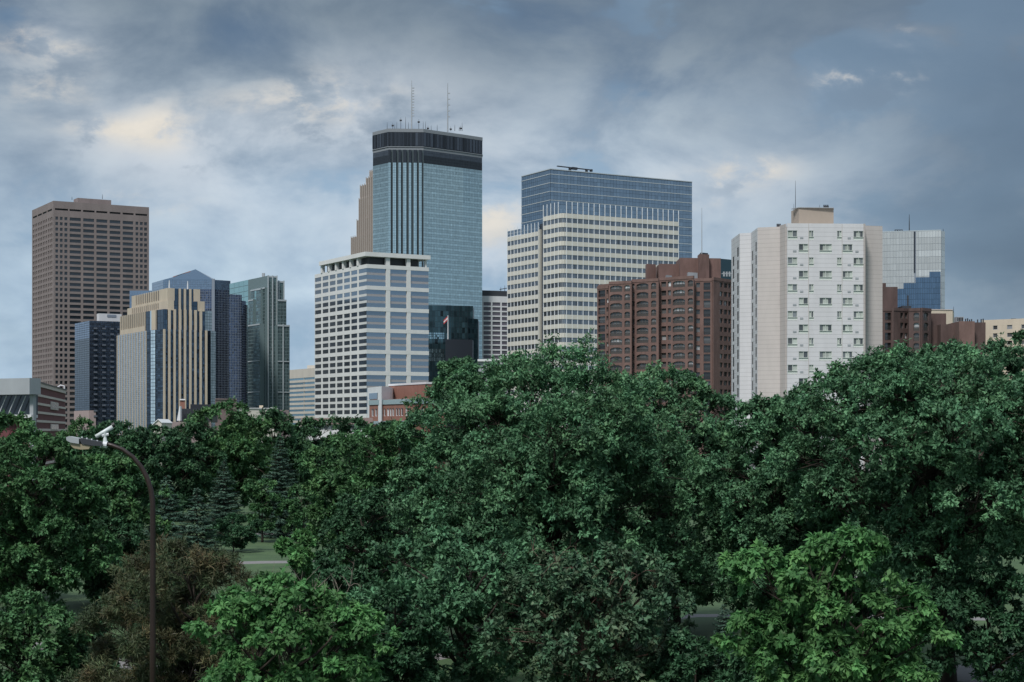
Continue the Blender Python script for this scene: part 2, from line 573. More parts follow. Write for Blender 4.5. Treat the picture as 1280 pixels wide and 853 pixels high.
ribbon('path.002', [G(-40, 800), G(40, 806), G(100, 818), G(180, 835), G(300, 845), G(500, 830), G(700, 790), G(860, 770), G(1000, 769), G(1280, 775)], 1.6)
ribbon('path.003', [G(1180, 850), G(1290, 822), G(1400, 815)], 3.0)

# ------------------------------------------------------------------ 1 brown tower, far left
def brown_tower():
    D = 1436.0
    pl, pc, pr = corner(67.5, D, 41, 186)
    top = Z(251.3, D)
    q = quad(pl, pc, pr)
    r = thing('brown_tower', 'tall brown stone office tower with a grid of dark windows, far left of the skyline', 'skyscraper', ctr(q))
    w, wins, slots = MB(), [], []
    w.prism(q, 0, top - .3)
    rows = sorted((192.7 - 4.68 * k - 1.35, 192.7 - 4.68 * k + 1.35) for k in range(41))
    X = lambda z: 30 + z * .1876
    cols = pxcols(pc, pr, [(X(a), X(b)) for a, b in ((208, 226), (238, 256), (268, 288), (303, 378), (393, 466), (481, 554), (569, 641), (656, 726), (742, 760), (771, 790), (799, 818))])
    facade(w, wins, pc, pr, rows, cols, 0, 198, .7)
    cl = pxcols(pl, pc, [(X(a), X(a + 6.5)) for a in (64, 75, 86, 98, 108, 118, 130, 141, 152, 165, 176, 187)])
    facade(w, wins, pl, pc, rows, cl, 0, 198, .7, e1=.68)
    sl_ = pxcols(pc, pr, [(X(a), X(b)) for a, b in ((205, 292), (302, 379), (392, 469), (480, 554), (569, 642), (656, 729), (741, 819))])
    facade(w, slots, pc, pr, [(199.6, 201.2)], sl_, 198, top, .7)
    facade(w, slots, pl, pc, [(199.6, 201.2)], pxcols(pl, pc, [(X(a), X(b)) for a, b in ((64, 92), (96, 124), (128, 156), (161, 192))]), 198, top, .7, e1=.68)
    w.build('wall', 'brown_stone', r)
    windows(r, wins, 'dark_window')
    windows(r, slots, 'black_recess', name='louvre_slot')
    a, b, c = corner(97, 1455, 92, 139)
    h = MB(); h.prism(quad(a, b, c), top - 1, Z(247.5, 1455)); h.build('penthouse', 'brown_stone', r)
    mast(r, 128, 1460, 249, 243, .25); mast(r, 90, 1470, 250, 246, .25)
brown_tower()

# ------------------------------------------------------------------ 2 dark glass block
def dark_block():
    D = 1100.0
    pl, pc, pr = corner(112, D, 93.6, 158)
    top = Z(401, D)
    q = quad(pl, pc, pr)
    r = thing('dark_glass_block', 'dark navy glass apartment block with a pale rooftop box, before the brown tower', 'tower', ctr(q))
    w = MB(); w.prism(q, 0, top); w.build('wall', 'navy_core', r)
    c = MB()
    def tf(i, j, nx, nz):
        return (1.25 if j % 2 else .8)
    curtain(c, pl, pc, 17, top, 6, 46, gap=.3, tf=lambda i, j, nx, nz: 1.9 if j > nz - 9 else .5)  # sky reflection on the top floors put into the pane tint
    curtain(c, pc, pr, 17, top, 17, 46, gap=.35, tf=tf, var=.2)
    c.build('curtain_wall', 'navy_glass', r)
    a, n, Ln = edge(pc, pr)
    for k in range(17):
        for s in (.10, .33, .55, .74):
            b = MB()
            z = top - 5.5 - 3.6 * k
            x = s * Ln
            b.box(pc, a, n, x, x + 2.4, .1, 1.0, z, z + .2)
            b.box(pc, a, n, x, x + 2.4, .9, 1.0, z + .2, z + 1.1)
            b.build('balcony', 'balcony_rail', r)
    b = MB(); x0, x1 = s_px(pl, pc, 93.6), Ln
    a2, n2, L2 = edge(pl, pc)
    b.box(pl, a2, n2, 0, L2 + .5, .02, .6, 0, 24); b.box(pc, a, n, 0, Ln * .16, .02, .6, 0, 24); b.build('base_wall', 'pink_wall', r)
    ma, mb_, mc = corner(124, 1120, 121, 152)
    h = MB(); h.prism(quad(ma, mb_, mc), top - .5, Z(392, 1120)); h.build('rooftop_box', 'pale_concrete', r)
    a3, n3, L3 = edge(mb_, mc)
    h = MB(); h.box(mb_, a3, n3, L3 * .35, L3 * .75, .02, .3, Z(396.5, 1125), Z(393.6, 1125)); h.build('louvre', 'grid_mullion', r)
dark_block()

# ------------------------------------------------------------------ 3 gold stepped tower
def gold_tower():
    r = thing('gold_tower', 'stepped tower with golden stone piers and dark glass strips, left of the skyline', 'skyscraper', tuple(P(205, 975)))
    Zc = lambda y: Z(y, 948)
    wall, deep, grey, skyg = MB(), MB(), MB(), MB()
    core = MB()
    def tier(c, D, l, A, B, rr, r2, z0, z1):
        pl, pc, pr = corner(c, D, l, rr)
        pa, pb = hit(pl, (pc - pl).normalized(), A), hit(pc, (pr - pc).normalized(), B)
        u = (pr - pc).normalized()
        back = pr + u * 0 + (pl - pc)
        p2 = hit(pr, Vector((math.cos(R(55)), math.sin(R(55)))), r2)
        poly = [pl, pa, pb, pr, p2, p2 + (pl - pc), pl + (p2 - pr)]
        core.prism([pl, pa, pb, pr, p2, p2 + (pl - pc) * .8, pl + u * 5], z0, z1)
        return pl, pa, pb, pr, p2
    # lower tier
    z1 = Zc(412.5)
    pl, pa, pb, pr, p2 = tier(196, 940, 146.3, 183.6, 204, 258, 269.5, 0, z1)
    a, n, Ln = edge(pl, pa)
    curtain(grey, pl, pa, 0, z1, 22, 60, gap=.10, var=.06)
    for k in range(12):
        s = .8 + (Ln - 1.6) * k / 11
        wall.box(pl, a, n, s - .30, s + .30, .1, .34, 0, z1)
    curtain(deep, pa, pb, 0, z1, 6, 56, gap=.2, var=.3)
    ac, nc, Lc = edge(pa, pb)
    curtain(skyg, pa, pb, 0, z1, 2, 34, gap=.25, d=.45, s0=Lc * .28, s1=Lc * .56)
    core.box(pa, ac, nc, Lc * .28, Lc * .56, 0, .4, 0, z1)
    curtain(deep, pb, pr, 0, z1, 24, 56, gap=.12, var=.35)
    a, n, Ln = edge(pb, pr)
    piers = (204.9, 211.2, 217.8, 224.4, 230.8, 237.5, 243.8, 250.4, 257.3)
    for i, x in enumerate(piers):
        s = s_px(pb, pr, x)
        wall.box(pb, a, n, s - .55, s + .55, .1, 1.1, 0, z1 + (0 if i in (0, 8) else .0))
    curtain(deep, pr, p2, 0, z1, 4, 56, gap=.15, var=.35, s1=(p2 - pr).length * .42)
    curtain(skyg, pr, p2, 8, z1, 3, 40, gap=.2, s0=(p2 - pr).length * .45)
    # second tier
    z2 = Zc(387)
    zs = Zc(408)
    ql, qa, qb, qr, q2 = tier(199, 944, 151, 182, 204.5, 256, 265, z1 - .5, z2)
    a, n, Ln = edge(ql, qa)
    wall.box(ql, a, n, 0, Ln, 0, .5, z1, z1 + 3.2)
    for k in range(14):
        s = .5 + (Ln - 1) * k / 13
        wall.box(ql, a, n, s - .5, s + .5, .0, .5, z1 + 3.2, z2)
    
    ac, nc, Lc = edge(qa, qb)
    curtain(deep, qa, qb, z1, z2, 6, 3, gap=.2, var=.1)
    wall.box(qa, ac, nc, Lc * .40, Lc * .62, 0, .8, z1, z2)
    skyg.box(qa, ac, nc, Lc * .30, Lc * .36, .1, .4, z1, z2)
    curtain(deep, qb, qr, z1, z2, 22, 4, gap=.12, var=.2)
    a, n, Ln = edge(qb, qr)
    for x in piers[1:8]:
        s = s_px(qb, qr, x)
        wall.box(qb, a, n, s - .6, s + .6, .0, 1.5, z1, z2)
    curtain(skyg, qr, q2, z1, z2, 3, 7, gap=.2)
    # third tier, fourth tier (solid corners, slots between)
    for (c, D, l, rr, za, zb, nl, rs) in ((211, 947, 160.5, 255.3, z2 - .5, Zc(375.7), 14, (217, 247)), (210.3, 950, 166, 249.7, Zc(375.7) - .5, Zc(360), 11, (217.8, 241.8))):
        tl, tcn, tr = corner(c, D, l, rr)
        core.prism(quad(tl, tcn, tr), za, zb - .4)
        a, n, Ln = edge(tl, tcn)
        s_end = Ln * .80
        wall.box(tl, a, n, s_end, Ln + .68, 0, .7, za, zb)
        wall.box(tl, a, n, 0, s_end, 0, .7, za, za + 1.5)
        wall.box(tl, a, n, 0, Ln * .12, 0, .696, za + 1.5, zb)
        for k in range(nl):
            s = Ln * .12 + (s_end - Ln * .12) * (k + .75) / nl
            wall.box(tl, a, n, s - .75, s + .75, 0, .5, za + 1.5, zb)
        a, n, Ln = edge(tcn, tr)
        s0, s1 = s_px(tcn, tr, rs[0]), s_px(tcn, tr, rs[1])
        wall.box(tcn, a, n, 0, s0, 0, .7, za, zb)
        wall.box(tcn, a, n, s1, Ln, 0, .7, za, zb)
        curtain(deep, tcn, tr, za, zb, 6, 2, gap=.2, s0=s0, s1=s1)
        for x in (224.4, 230.8, 237.5):
            s = s_px(tcn, tr, x)
            wall.box(tcn, a, n, s - .55, s + .55, 0, .9, za, zb)
    core.build('body', 'navy_core', r)
    wall.build('stone_piers', 'gold_stone', r)
    deep.build('curtain_wall', 'deep_glass', r)
    grey.build('curtain_wall', 'grey_stripe_glass', r, label='pale striped glass side')
    skyg.build('curtain_wall', 'sky_glass', r, label='light blue glass corner strip')
    mast(r, 211.6, 955, 362, 350.5, .45, 'roof_pole', 'white_paint')
    mast(r, 234.6, 960, 362, 351.5, .45, 'roof_pole', 'white_paint')
gold_tower()

# ------------------------------------------------------------------ 4 blue gabled tower
def gable_tower():
    r = thing('gabled_tower', 'slate blue glass tower with a gabled top, behind the gold tower', 'skyscraper', tuple(P(245, 1130)))
    D = 1105.0
    zt, zm = Z(350, D), Z(362, D)
    A, B, Cc, E = P(190, 1128), P(204, 1104), P(267, 1104), P(288, 1112)
    core = MB(); core.prism([A, B, Cc, E, E + Vector((-10, 60)), A + Vector((10, 50))], 0, zt - .2)
    sl_, gr = MB(), MB()
    curtain(sl_, A, B, 0, zt, 5, 60, gap=.1, var=.04)
    curtain(sl_, B, Cc, zm, zt, 22, 4, gap=.1, var=.04)
    curtain(gr, B, Cc, 0, zm, 26, 66, gap=.26, var=.35)
    curtain(sl_, Cc, E, zm, zt, 9, 4, gap=.1, var=.04)
    curtain(gr, Cc, E, 0, zm, 11, 66, gap=.26, var=.25)
    a, n, Ln = edge(B, Cc)
    core.box(B, a, n, Ln - .9, Ln + .9, 0, 1.2, 0, zt + .5)
    # gable
    gb = MB()
    sp = s_px(B, Cc, 244.4)
    gb.vpoly(B, a, n, [(0, zt - .1), (Ln, zt - .1), (sp, Z(337, D)), (s_px(B, Cc, 216), zt + 1.6)], -50, .3)
    gb.build('gable', 'slate_glass', r)
    cp = MB()
    cp.vpoly(B, a, n, [(s_px(B, Cc, 216), zt + 1.9), (s_px(B, Cc, 238), Z(340.2, D)), (s_px(B, Cc, 238), Z(339.2, D)), (s_px(B, Cc, 224), Z(344, D)), (s_px(B, Cc, 217), Z(347, D))], -30, .42)
    cp.build('roof_slope', 'red_coping', r)
    # lower wings stepping to the right
    for (x0, x1, y, dd) in ((286, 302.3, 368, 960), (302.3, 307.4, 376, 962), (307.4, 309.5, 381, 964)):
        q0, q1 = P(x0, dd), P(x1, dd + 4)
        wg = MB(); wg.prism([q0, q1, q1 * 1.03, q0 * 1.03], 0, Z(y, dd)); wg.build('wing', 'grid_mullion', r)
        curtain(gr, q0, q1, 0, Z(y, dd), max(3, int((x1 - x0) * .55)), 60, gap=.25, var=.25)
    q0, q1 = P(162, 1150), P(196, 1150)
    wg = MB(); wg.prism([q0, q1, q1 + Vector((0, 40)), q0 + Vector((0, 40))], 0, Z(363.5, 1150)); wg.build('wing', 'grid_mullion', r)
    curtain(sl_, q0, q1, 40, Z(363.5, 1150), 10, 20, gap=.1, var=.04)
    core.build('body', 'grid_mullion', r)
    sl_.build('curtain_wall', 'slate_glass', r, label='plain slate blue glass top')
    gr.build('curtain_wall', 'blue_grid_glass', r, label='dark gridded glass below')
gable_tower()

# ------------------------------------------------------------------ 5 green glass tower
def green_tower():
    D = 1000.0
    pl, pc, pr = corner(334.5, D, 287, 346)
    top = Z(344.5, D)
    r = thing('green_glass_tower', 'teal glass tower with grey gridded stepped bays on its right side', 'skyscraper', ctr(quad(pl, pc, pr)))
    core, tg, gg, fin = MB(), MB(), MB(), MB()
    core.prism(quad(pl, pc, pr), 0, top - .2)
    a, n, Ln = edge(pl, pc)
    sA = s_px(pl, pc, 311)
    curtain(tg, pl, pc, 0, top, 4, 30, gap=.25, var=.03, s1=sA)
    curtain(tg, pl, pc, 0, top, 3, 30, gap=.25, var=.15, s0=sA, s1=s_px(pl, pc, 316))
    for (x0, x1, y, pr_) in ((316, 333.5, 361, 1.2), (316.5, 322.5, 374, 3.0), (325, 331, 362, 2.6), (318.5, 333, 406, 4.2)):
        s0, s1 = s_px(pl, pc, x0), s_px(pl, pc, x1)
        zt = Z(y, 1010)
        core.box(pl, a, n, s0, s1, 0, pr_, 0, zt)
        p0, p1 = pl + a * s0 + n * pr_, pl + a * s1 + n * pr_
        curtain(gg, p0, p1, 0, zt - .8, max(3, int((s1 - s0) / 1.6)), int(zt / 2.1), gap=.42, var=.3)
        fin.box(p0, a, n, 0, s1 - s0, -.5, .35, zt - .8, zt)
    curtain(tg, pl, pc, Z(361, 1010) - 40, Z(363, 1010), 3, 10, gap=.2, d=1.35, s0=s_px(pl, pc, 321), s1=s_px(pl, pc, 325), var=.05)
    p0 = pl + n * 4.3
    # right side: tall bay and three setbacks
    def face(x0, x1, y, dd, nx, fins):
        q0, q1 = P(x0, dd), hit(P(x0, dd), (pr - pc).normalized(), x1)
        zt = Z(y, dd)
        core.prism([q0, q1, q1 + (pl - pc) * .5, q0 + (pl - pc) * .5], 0, zt)
        curtain(gg if x0 < 346 else gt, q0, q1, 0, zt - 1, nx, int(zt / 2.1), gap=.42, var=.3)
        a2, n2, L2 = edge(q0, q1)
        for k in fins:
            fin.box(q0, a2, n2, L2 * k - .3, L2 * k + .3, .05, .6, 0, zt + .3)
        fin.box(q0, a2, n2, 0, L2, .0, .35, zt - 1, zt)
        for y2 in (452.5, 491):
            if x0 > 346:
                fin.box(q0, a2, n2, 0, L2, .05, .5, Z(y2, dd), Z(y2 - 1.2, dd))
    gt = MB()
    face(334.6, 346.3, 344.8, 999.5, 6, (.03, .5, .97))
    face(346.6, 354.9, 351.3, 1004, 5, (.2, .97))
    face(347, 358, 374.5, 1001, 6, ())
    face(347, 362, 406, 998.5, 8, (.45,))
    for y2 in (452.5, 491):
        q0 = pl + a * s_px(pl, pc, 318.5) + n * 4.2
        fin.box(q0, a, n, 0, s_px(pl, pc, 333) - s_px(pl, pc, 318.5), .05, .5, Z(y2, 1010), Z(y2 - 1.2, 1010))
    core.build('body', 'green_mullion', r)
    tg.build('curtain_wall', 'teal_glass', r, label='smooth teal glass side')
    gg.build('curtain_wall', 'grey_green_glass', r, label='grey gridded bays')
    gt.build('curtain_wall', 'grey_green_glass', r, label='dark green setback glass')
    fin.build('fin', 'fin_metal', r)
    c = MB(); p = P(329, 1015); c.cube(p.x - .8, p.x + .8, p.y, p.y + 2, top - 1, Z(341.5, 1015)); c.build('chimney', 'grey_metal', r)
green_tower()

# ------------------------------------------------------------------ 6 striped office block
def striped_block():
    D = 1190.0
    pl, pc, pr = corner(408, D, 361.5, 430)
    q = quad(pl, pc, pr)
    top = Z(459, D) 
    r = thing('striped_office', 'low beige office block with long glass bands, left of the white framed tower', 'office block', ctr(q))
    w, wins = MB(), []
    w.prism(q, 0, top - .3)
    rows = sorted((top - 6.5 - 3.28 * k - 1.6, top - 6.5 - 3.28 * k) for k in range(13))
    a, n, Ln = edge(pl, pc)
    facade(w, wins, pl, pc, rows, [(.4, Ln * .42), (Ln * .42 + .02, Ln - .5)], 0, top, .5, e1=.48)
    w.build('wall', 'beige_band', r)
    windows(r, wins, 'band_glass', name='window_band', var=.2)
    h = MB(); h.prism([P(384, 1225), P(400, 1225), P(400, 1250), P(384, 1250)], top - .5, top + 2.6); h.build('penthouse', 'beige_band', r)
striped_block()

# ------------------------------------------------------------------ 7 white framed tower
def framed_tower():
    D = 900.0
    pl, pc, pr = corner(458.2, D, 394, 535.3)
    q = quad(pl, pc, pr)
    top = Z(315.3, D)
    r = thing('white_framed_tower', 'white concrete framed office tower with an open colonnade under its flat roof', 'skyscraper', ctr(q))
    z97 = 97.7
    core = MB(); core.prism(q, 0, z97 + 2.0)
    fr, sp, wins = MB(), MB(), []
    X = lambda z: 390 + z * .1407
    cl = pxcols(pl, pc, [(X(a), X(b)) for a, b in ((30, 86), (98, 150), (161, 213), (225, 276), (288, 341), (352, 406), (419, 487))])
    crr = pxcols(pc, pr, [(X(a), X(b)) for a, b in ((484, 654), (690, 838), (872, 1034))])
    al, nl, Ll = edge(pl, pc)
    ar, nr, Lr = edge(pc, pr)
    for k in range(9):
        zt = z97 - 11.45 * k
        zb = max(0, zt - 9.35)
        fr.box(pl, al, nl, 0, Ll + .78, 0, .34, zt, zt + 2.1)
        fr.box(pc, ar, nr, 0, Lr, 0, .8, zt, zt + 2.1)
        if zt < 3:
            break
        last_l, last_r = 0, 0
        for (c0, c1) in cl:
            if c0 > last_l + .05:
                fr.box(pl, al, nl, last_l, c0, 0, .30, zb, zt)
            last_l = c1
        for (c0, c1) in crr:
            if c0 > last_r + .4:
                fr.box(pc, ar, nr, last_r, c0, 0, .75, zb, zt)
            last_r = c1
        for j, (o0, o1) in enumerate(((0, 2.25), (3.55, 5.8), (7.1, 9.35))):
            zb1, zt1 = max(.1, zt - o1), zt - o0
            if zt1 < .5:
                continue
            for c0, c1 in cl:
                wins.append((pl, al, nl, c0, c1, zb1, zt1))
            for c0, c1 in crr:
                wins.append((pc, ar, nr, c0, c1, zb1, zt1))
            if j < 2:
                for c0, c1 in cl:
                    fr.box(pl, al, nl, c0, c1, 0, .24, zt - o1 - 1.3, zb1, .9)
                for c0, c1 in crr:
                    sp = MB(); sp.box(pc, ar, nr, c0, c1, .02, .14, zt - o1 - 1.3, zb1 - .02); sp.build('spandrel_panel', 'frame_spandrel', r)
    core.build('body', 'grid_mullion', r)
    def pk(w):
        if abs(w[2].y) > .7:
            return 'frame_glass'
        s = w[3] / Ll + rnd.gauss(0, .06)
        return 'frame_glass' if s > .30 + .5 * (z97 - w[6]) / 95 else 'frame_glass_dark'  # light and dark glass paint the edge of a reflection on the left face
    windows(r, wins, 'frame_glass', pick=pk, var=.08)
    # colonnade: recessed dark wall, columns, roof slab
    zc0, zc1 = z97 + 2.1, Z(320.6, D)
    for c0, c1 in zip([0] + [c[1] for c in cl][:-1], [c[0] for c in cl]):
        if c0 > 0:
            fr.box(pl, al, nl, c0, c1, -1.2, .70, zc0, zc1)
    for x0, x1 in ((X(654), X(688)), (X(838), X(870))):
        fr.box(pc, ar, nr, s_px(pc, pr, x0), s_px(pc, pr, x1), -1.2, .70, zc0, zc1)
    fr.box(pc, ar, nr, s_px(pc, pr, X(1005)), s_px(pc, pr, X(1016)), -1.2, .3, zc0, zc1)
    fr.prism([pl + al * (Ll * .13) + nl * 1.6 + ar * 0, pc + nl * 1.6 + nr * 1.6, pr + nr * 1.6 + ar * .6, pr - nr * 20 + ar * .6, pl + al * (Ll * .13) - nl * 25], zc1, top)
    fr.build('white_frame', 'frame_white', r)
    pin = [p_ for p_ in (pl + al * Ll * .16 - nl * 2.5, pc - nl * 2.5 - nr * 2.5, pr - nr * 2.5 - ar * 5, pr - nr * 30 - ar * 5, pl + al * Ll * .16 - nl * 25)]
    rc = MB(); rc.prism(pin, z97 + 1.9, zc1 + .3); rc.build('penthouse', 'dark_metal', r)
framed_tower()

# ------------------------------------------------------------------ 8 tall octagonal glass tower
def octagon_tower():
    V = [P(466.2, 1316), P(485.5, 1300), P(529.3, 1301.5), P(579, 1326), P(602.7, 1339)]
    poly = V + [P(600, 1385), P(560, 1400), P(500, 1390), P(470, 1360)]
    r = thing('octagonal_glass_tower', 'tallest tower, blue green mirror glass with a dark crown and two masts on its roof', 'skyscraper', ctr(V))
    D = 1300.0
    ztop, zcr0, zb2, zg = Z(161, D), Z(183, D), Z(187.5, D), Z(203.7, D)
    core = MB(); core.prism(poly, 0, zb2); core.build('body', 'ids_core', r)
    def inset(k):
        c = Vector(ctr(poly))
        return [c + (p - c) * k for p in poly]
    cr_ = MB(); cr_.prism(inset(1.004), zcr0, ztop - 2.6)
    for P0, P1 in zip(V[:-1], V[1:]):
        a, n, Ln = edge(P0, P1)
        nn = int(Ln / 3)
        for k in range(nn):
            cr_.box(P0, a, n, Ln * k / nn, Ln * (k + rnd.uniform(.3, .8)) / nn, .2, .55, zcr0 + .5, ztop - 3, rnd.choice((.55, .8, 1.2, 1.7)))
    cr_.build('crown', 'ids_dark', r)
    bd = MB(); bd.prism(inset(1.008), ztop - 2.6, ztop); bd.prism(inset(1.002), zb2, zb2 + 1.8); bd.prism(inset(1.012), zcr0 - .7, zcr0 - .1); bd.prism(inset(.985), zb2 + 1.8, zcr0); bd.build('parapet', 'ids_band', r)
    gl, dk, fin = MB(), MB(), MB()
    nz = 112
    for i, (P0, P1) in enumerate(zip(V[:-1], V[1:])):
        a, n, Ln = edge(P0, P1)
        if i != 1:
            nx = max(6, int(Ln / 1.55))
            curtain(gl, P0, P1, 0, zg, nx, nz, gap=.13, d=.10, tilt=.005, var=.05, tf=lambda i_, j_, a_, b_: (.86 if j_ % 2 else 1.04))
            curtain(dk, P0, P1, zg, zb2, nx, 5, gap=.2, d=.12, tf=lambda i_, j_, a_, b_: .7 if j_ < 3 else 1.7)
        else:
            edges_px = [485.5, 488.4, 491.1, 495.2, 498.1, 501.2, 504.0, 508.1, 511.0, 514.1, 517.0, 521.0, 523.8, 527.1, 529.3]
            ss = [s_px(P0, P1, x) for x in edges_px]
            for k in range(0, 14, 2):
                p0, p1 = P0 + a * ss[k] + n * 1.5, P0 + a * ss[k + 1] + n * 1.5
                core2.box(P0, a, n, ss[k], ss[k + 1], 0, 1.45, 0, zb2)
                curtain(gl, p0, p1, 0, zg, 2, nz, gap=.14, d=.06, tilt=.004, var=.04, tf=lambda *q: 1.25)
                curtain(dk, p0, p1, zg, zb2, 2, 5, gap=.1, d=.08, tf=lambda *q: .9)
    core2.build('corner_fins', 'ids_core', r)
    gl.build('curtain_wall', 'ids_glass', r)
    dk.build('dark_band', 'ids_dark', r)
    mast(r, 514.6, 1330, 165, 101, .62, 'mast', 'grey_metal', rungs=11)
    mast(r, 559.6, 1345, 165, 104, .62, 'mast', 'grey_metal', rungs=5)
    for i, (x, y) in enumerate(((484, 153), (491, 153.5), (493.5, 155), (496, 152.5), (501, 147), (507, 146), (510.5, 153), (523.5, 149), (529, 152), (532, 152), (535, 157), (539, 157), (546.5, 156), (563.5, 158), (568.5, 156), (574, 158.5), (576, 157), (577.7, 154))):
        mast(r, x, 1330, 164, y, .22, 'antenna', 'dark_metal')
        if i % 3 == 1:
            q = MB(); p = P(x, 1329); z = Z(y + 4, 1330); q.tube([(p.x - .9, p.y, z), (p.x + .9, p.y, z)], [.8, .6], 8); q.build('dish', 'dark_metal', r)
core2 = MB()
octagon_tower()

# ------------------------------------------------------------------ 9 tan stepped tower behind it
def tan_tower():
    r = thing('tan_stepped_tower', 'tan stone tower rising in narrow setbacks, half hidden behind the tallest glass tower', 'skyscraper', tuple(P(475, 1540)))
    body, rib = MB(), MB()
    for (l, y, D) in ((438.8, 297.6, 1500), (446, 276, 1503), (448.6, 249.5, 1506), (450.2, 233, 1509), (457.6, 223.5, 1512), (462, 215, 1515)):
        pl, pc, pr = corner(482, D, l, 500)
        z = Z(y, pl.y)
        body.prism(quad(pl, pc, pr), 0, z)
        a, n, Ln = edge(pl, pc)
        nn = max(3, int((466 - l) / 2.3))
        for k in range(nn + 1):
            s = s_px(pl, pc, l + .3) + (s_px(pl, pc, 466) - s_px(pl, pc, l)) * k / nn
            rib.box(pl, a, n, s - .5, s + .6, .02, .35, 0, z + 1.2)
    body.build('body', 'tan_stone', r)
    rib.build('ribs', 'tan_stone', r).data.materials[0] = MATS['tan_rib']
    sl_ = MB()
    pl, pc, pr = corner(482, 1500, 438.8, 500)
    a, n, Ln = edge(pl, pc)
tan_tower()

# ------------------------------------------------------------------ 10 dark reflection in the tallest tower, built as a block with flag
def flag_reflection():
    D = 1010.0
    r = thing('reflected_dark_block', 'dark stepped reflection in the tallest tower, built as a block behind a flag', 'office block', tuple(P(565, D + 15)))
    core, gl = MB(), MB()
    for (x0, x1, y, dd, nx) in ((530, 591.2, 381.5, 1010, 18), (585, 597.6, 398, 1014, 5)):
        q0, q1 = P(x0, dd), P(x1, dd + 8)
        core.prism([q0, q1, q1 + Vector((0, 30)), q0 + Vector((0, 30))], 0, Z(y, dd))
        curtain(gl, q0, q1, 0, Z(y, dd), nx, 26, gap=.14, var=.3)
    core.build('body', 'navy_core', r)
    gl.build('curtain_wall', 'dark_teal', r)  # panes of the dark reflection, not a wall of its own
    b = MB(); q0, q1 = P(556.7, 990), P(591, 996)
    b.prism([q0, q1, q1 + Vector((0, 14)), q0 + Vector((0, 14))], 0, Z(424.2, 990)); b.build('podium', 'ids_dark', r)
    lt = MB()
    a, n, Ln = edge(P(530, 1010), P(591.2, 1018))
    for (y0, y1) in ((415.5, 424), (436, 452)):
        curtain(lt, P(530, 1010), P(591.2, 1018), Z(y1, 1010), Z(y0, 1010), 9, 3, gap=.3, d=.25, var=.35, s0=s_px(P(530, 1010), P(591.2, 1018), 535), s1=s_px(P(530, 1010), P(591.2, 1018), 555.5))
    lt.build('pale_reflections', 'band_glass', r)  # pale reflections modelled as lighter glass panels
    f = thing('flagpole', 'grey flagpole with a red and white flag on the dark reflected block', 'flagpole', (*P(560, 985), Z(424.2, 990)))
    q = MB(); p = P(560, 985 + 7)
    q.tube([(p.x, p.y, Z(424.2, 990)), (p.x, p.y, Z(394.5, 992))], [.38, .22], 8); q.build('pole', 'pale_metal', f)
    fl = MB()
    for k, mm in enumerate(('flag_red', 'white_paint', 'flag_red')):
        fl = MB()
        for i in range(3):
            x0, x1 = p.x - .3 - i * .75, p.x - 1.05 - i * .75
            z0 = Z(395.5, 992) - i * .75 - k * .85
            y0, y1 = p.y + .12 * math.sin(i * 2), p.y + .12 * math.sin(i * 2 + 2)
            fl.add([(x0, y0, z0), (x1, y1, z0 - .75), (x1, y1, z0 - 1.6), (x0, y0, z0 - .85), (x0, y0 + .06, z0), (x1, y1 + .06, z0 - .75), (x1, y1 + .06, z0 - 1.6), (x0, y0 + .06, z0 - .85)],
                   [(0, 1, 2, 3), (7, 6, 5, 4), (0, 4, 5, 1), (3, 2, 6, 7)])
        fl.build('flag_stripe', mm, f)
flag_reflection()

# ------------------------------------------------------------------ 11 grey white gridded block
def grid_block():
    D = 1350.0
    pl, pc, pr = corner(592, D, 585, 640, 20)
    q = quad(pl, pc, pr)
    r = thing('pale_gridded_block', 'pale concrete block with wide dark windows, left of the cream finned tower', 'office block', ctr(q))
    top = Z(371, 1360)
    w, wins = MB(), []
    w.prism(q, 0, top)
    rows = sorted((Z(379.3 + 5.98 * k + 4.3, 1365), Z(379.3 + 5.98 * k, 1365)) for k in range(26))
    cols = pxcols(pc, pr, [(592.5, 602.5), (604, 613.4), (615.3, 625.2), (627, 636.5)])
    facade(w, wins, pc, pr, rows, cols, 0, top, .6)
    w.build('wall', 'pale_concrete', r)
    windows(r, wins, 'mauve_window', var=.12)
    h = MB(); h.prism([p + (Vector(ctr(q)) - p) * .06 for p in q], top - .1, Z(364, 1360)); h.build('penthouse', 'dark_metal', r)
    mast(r, 626, 1375, 366, 359, .3); mast(r, 631, 1375, 366, 357, .3)
    dd = MB(); p = P(629, 1372); dd.tube([(p.x - 3, p.y, Z(362, 1372)), (p.x + 3, p.y, Z(360.5, 1372))], [.3, .3], 6); dd.build('roof_rail', 'dark_metal', r)
grid_block()

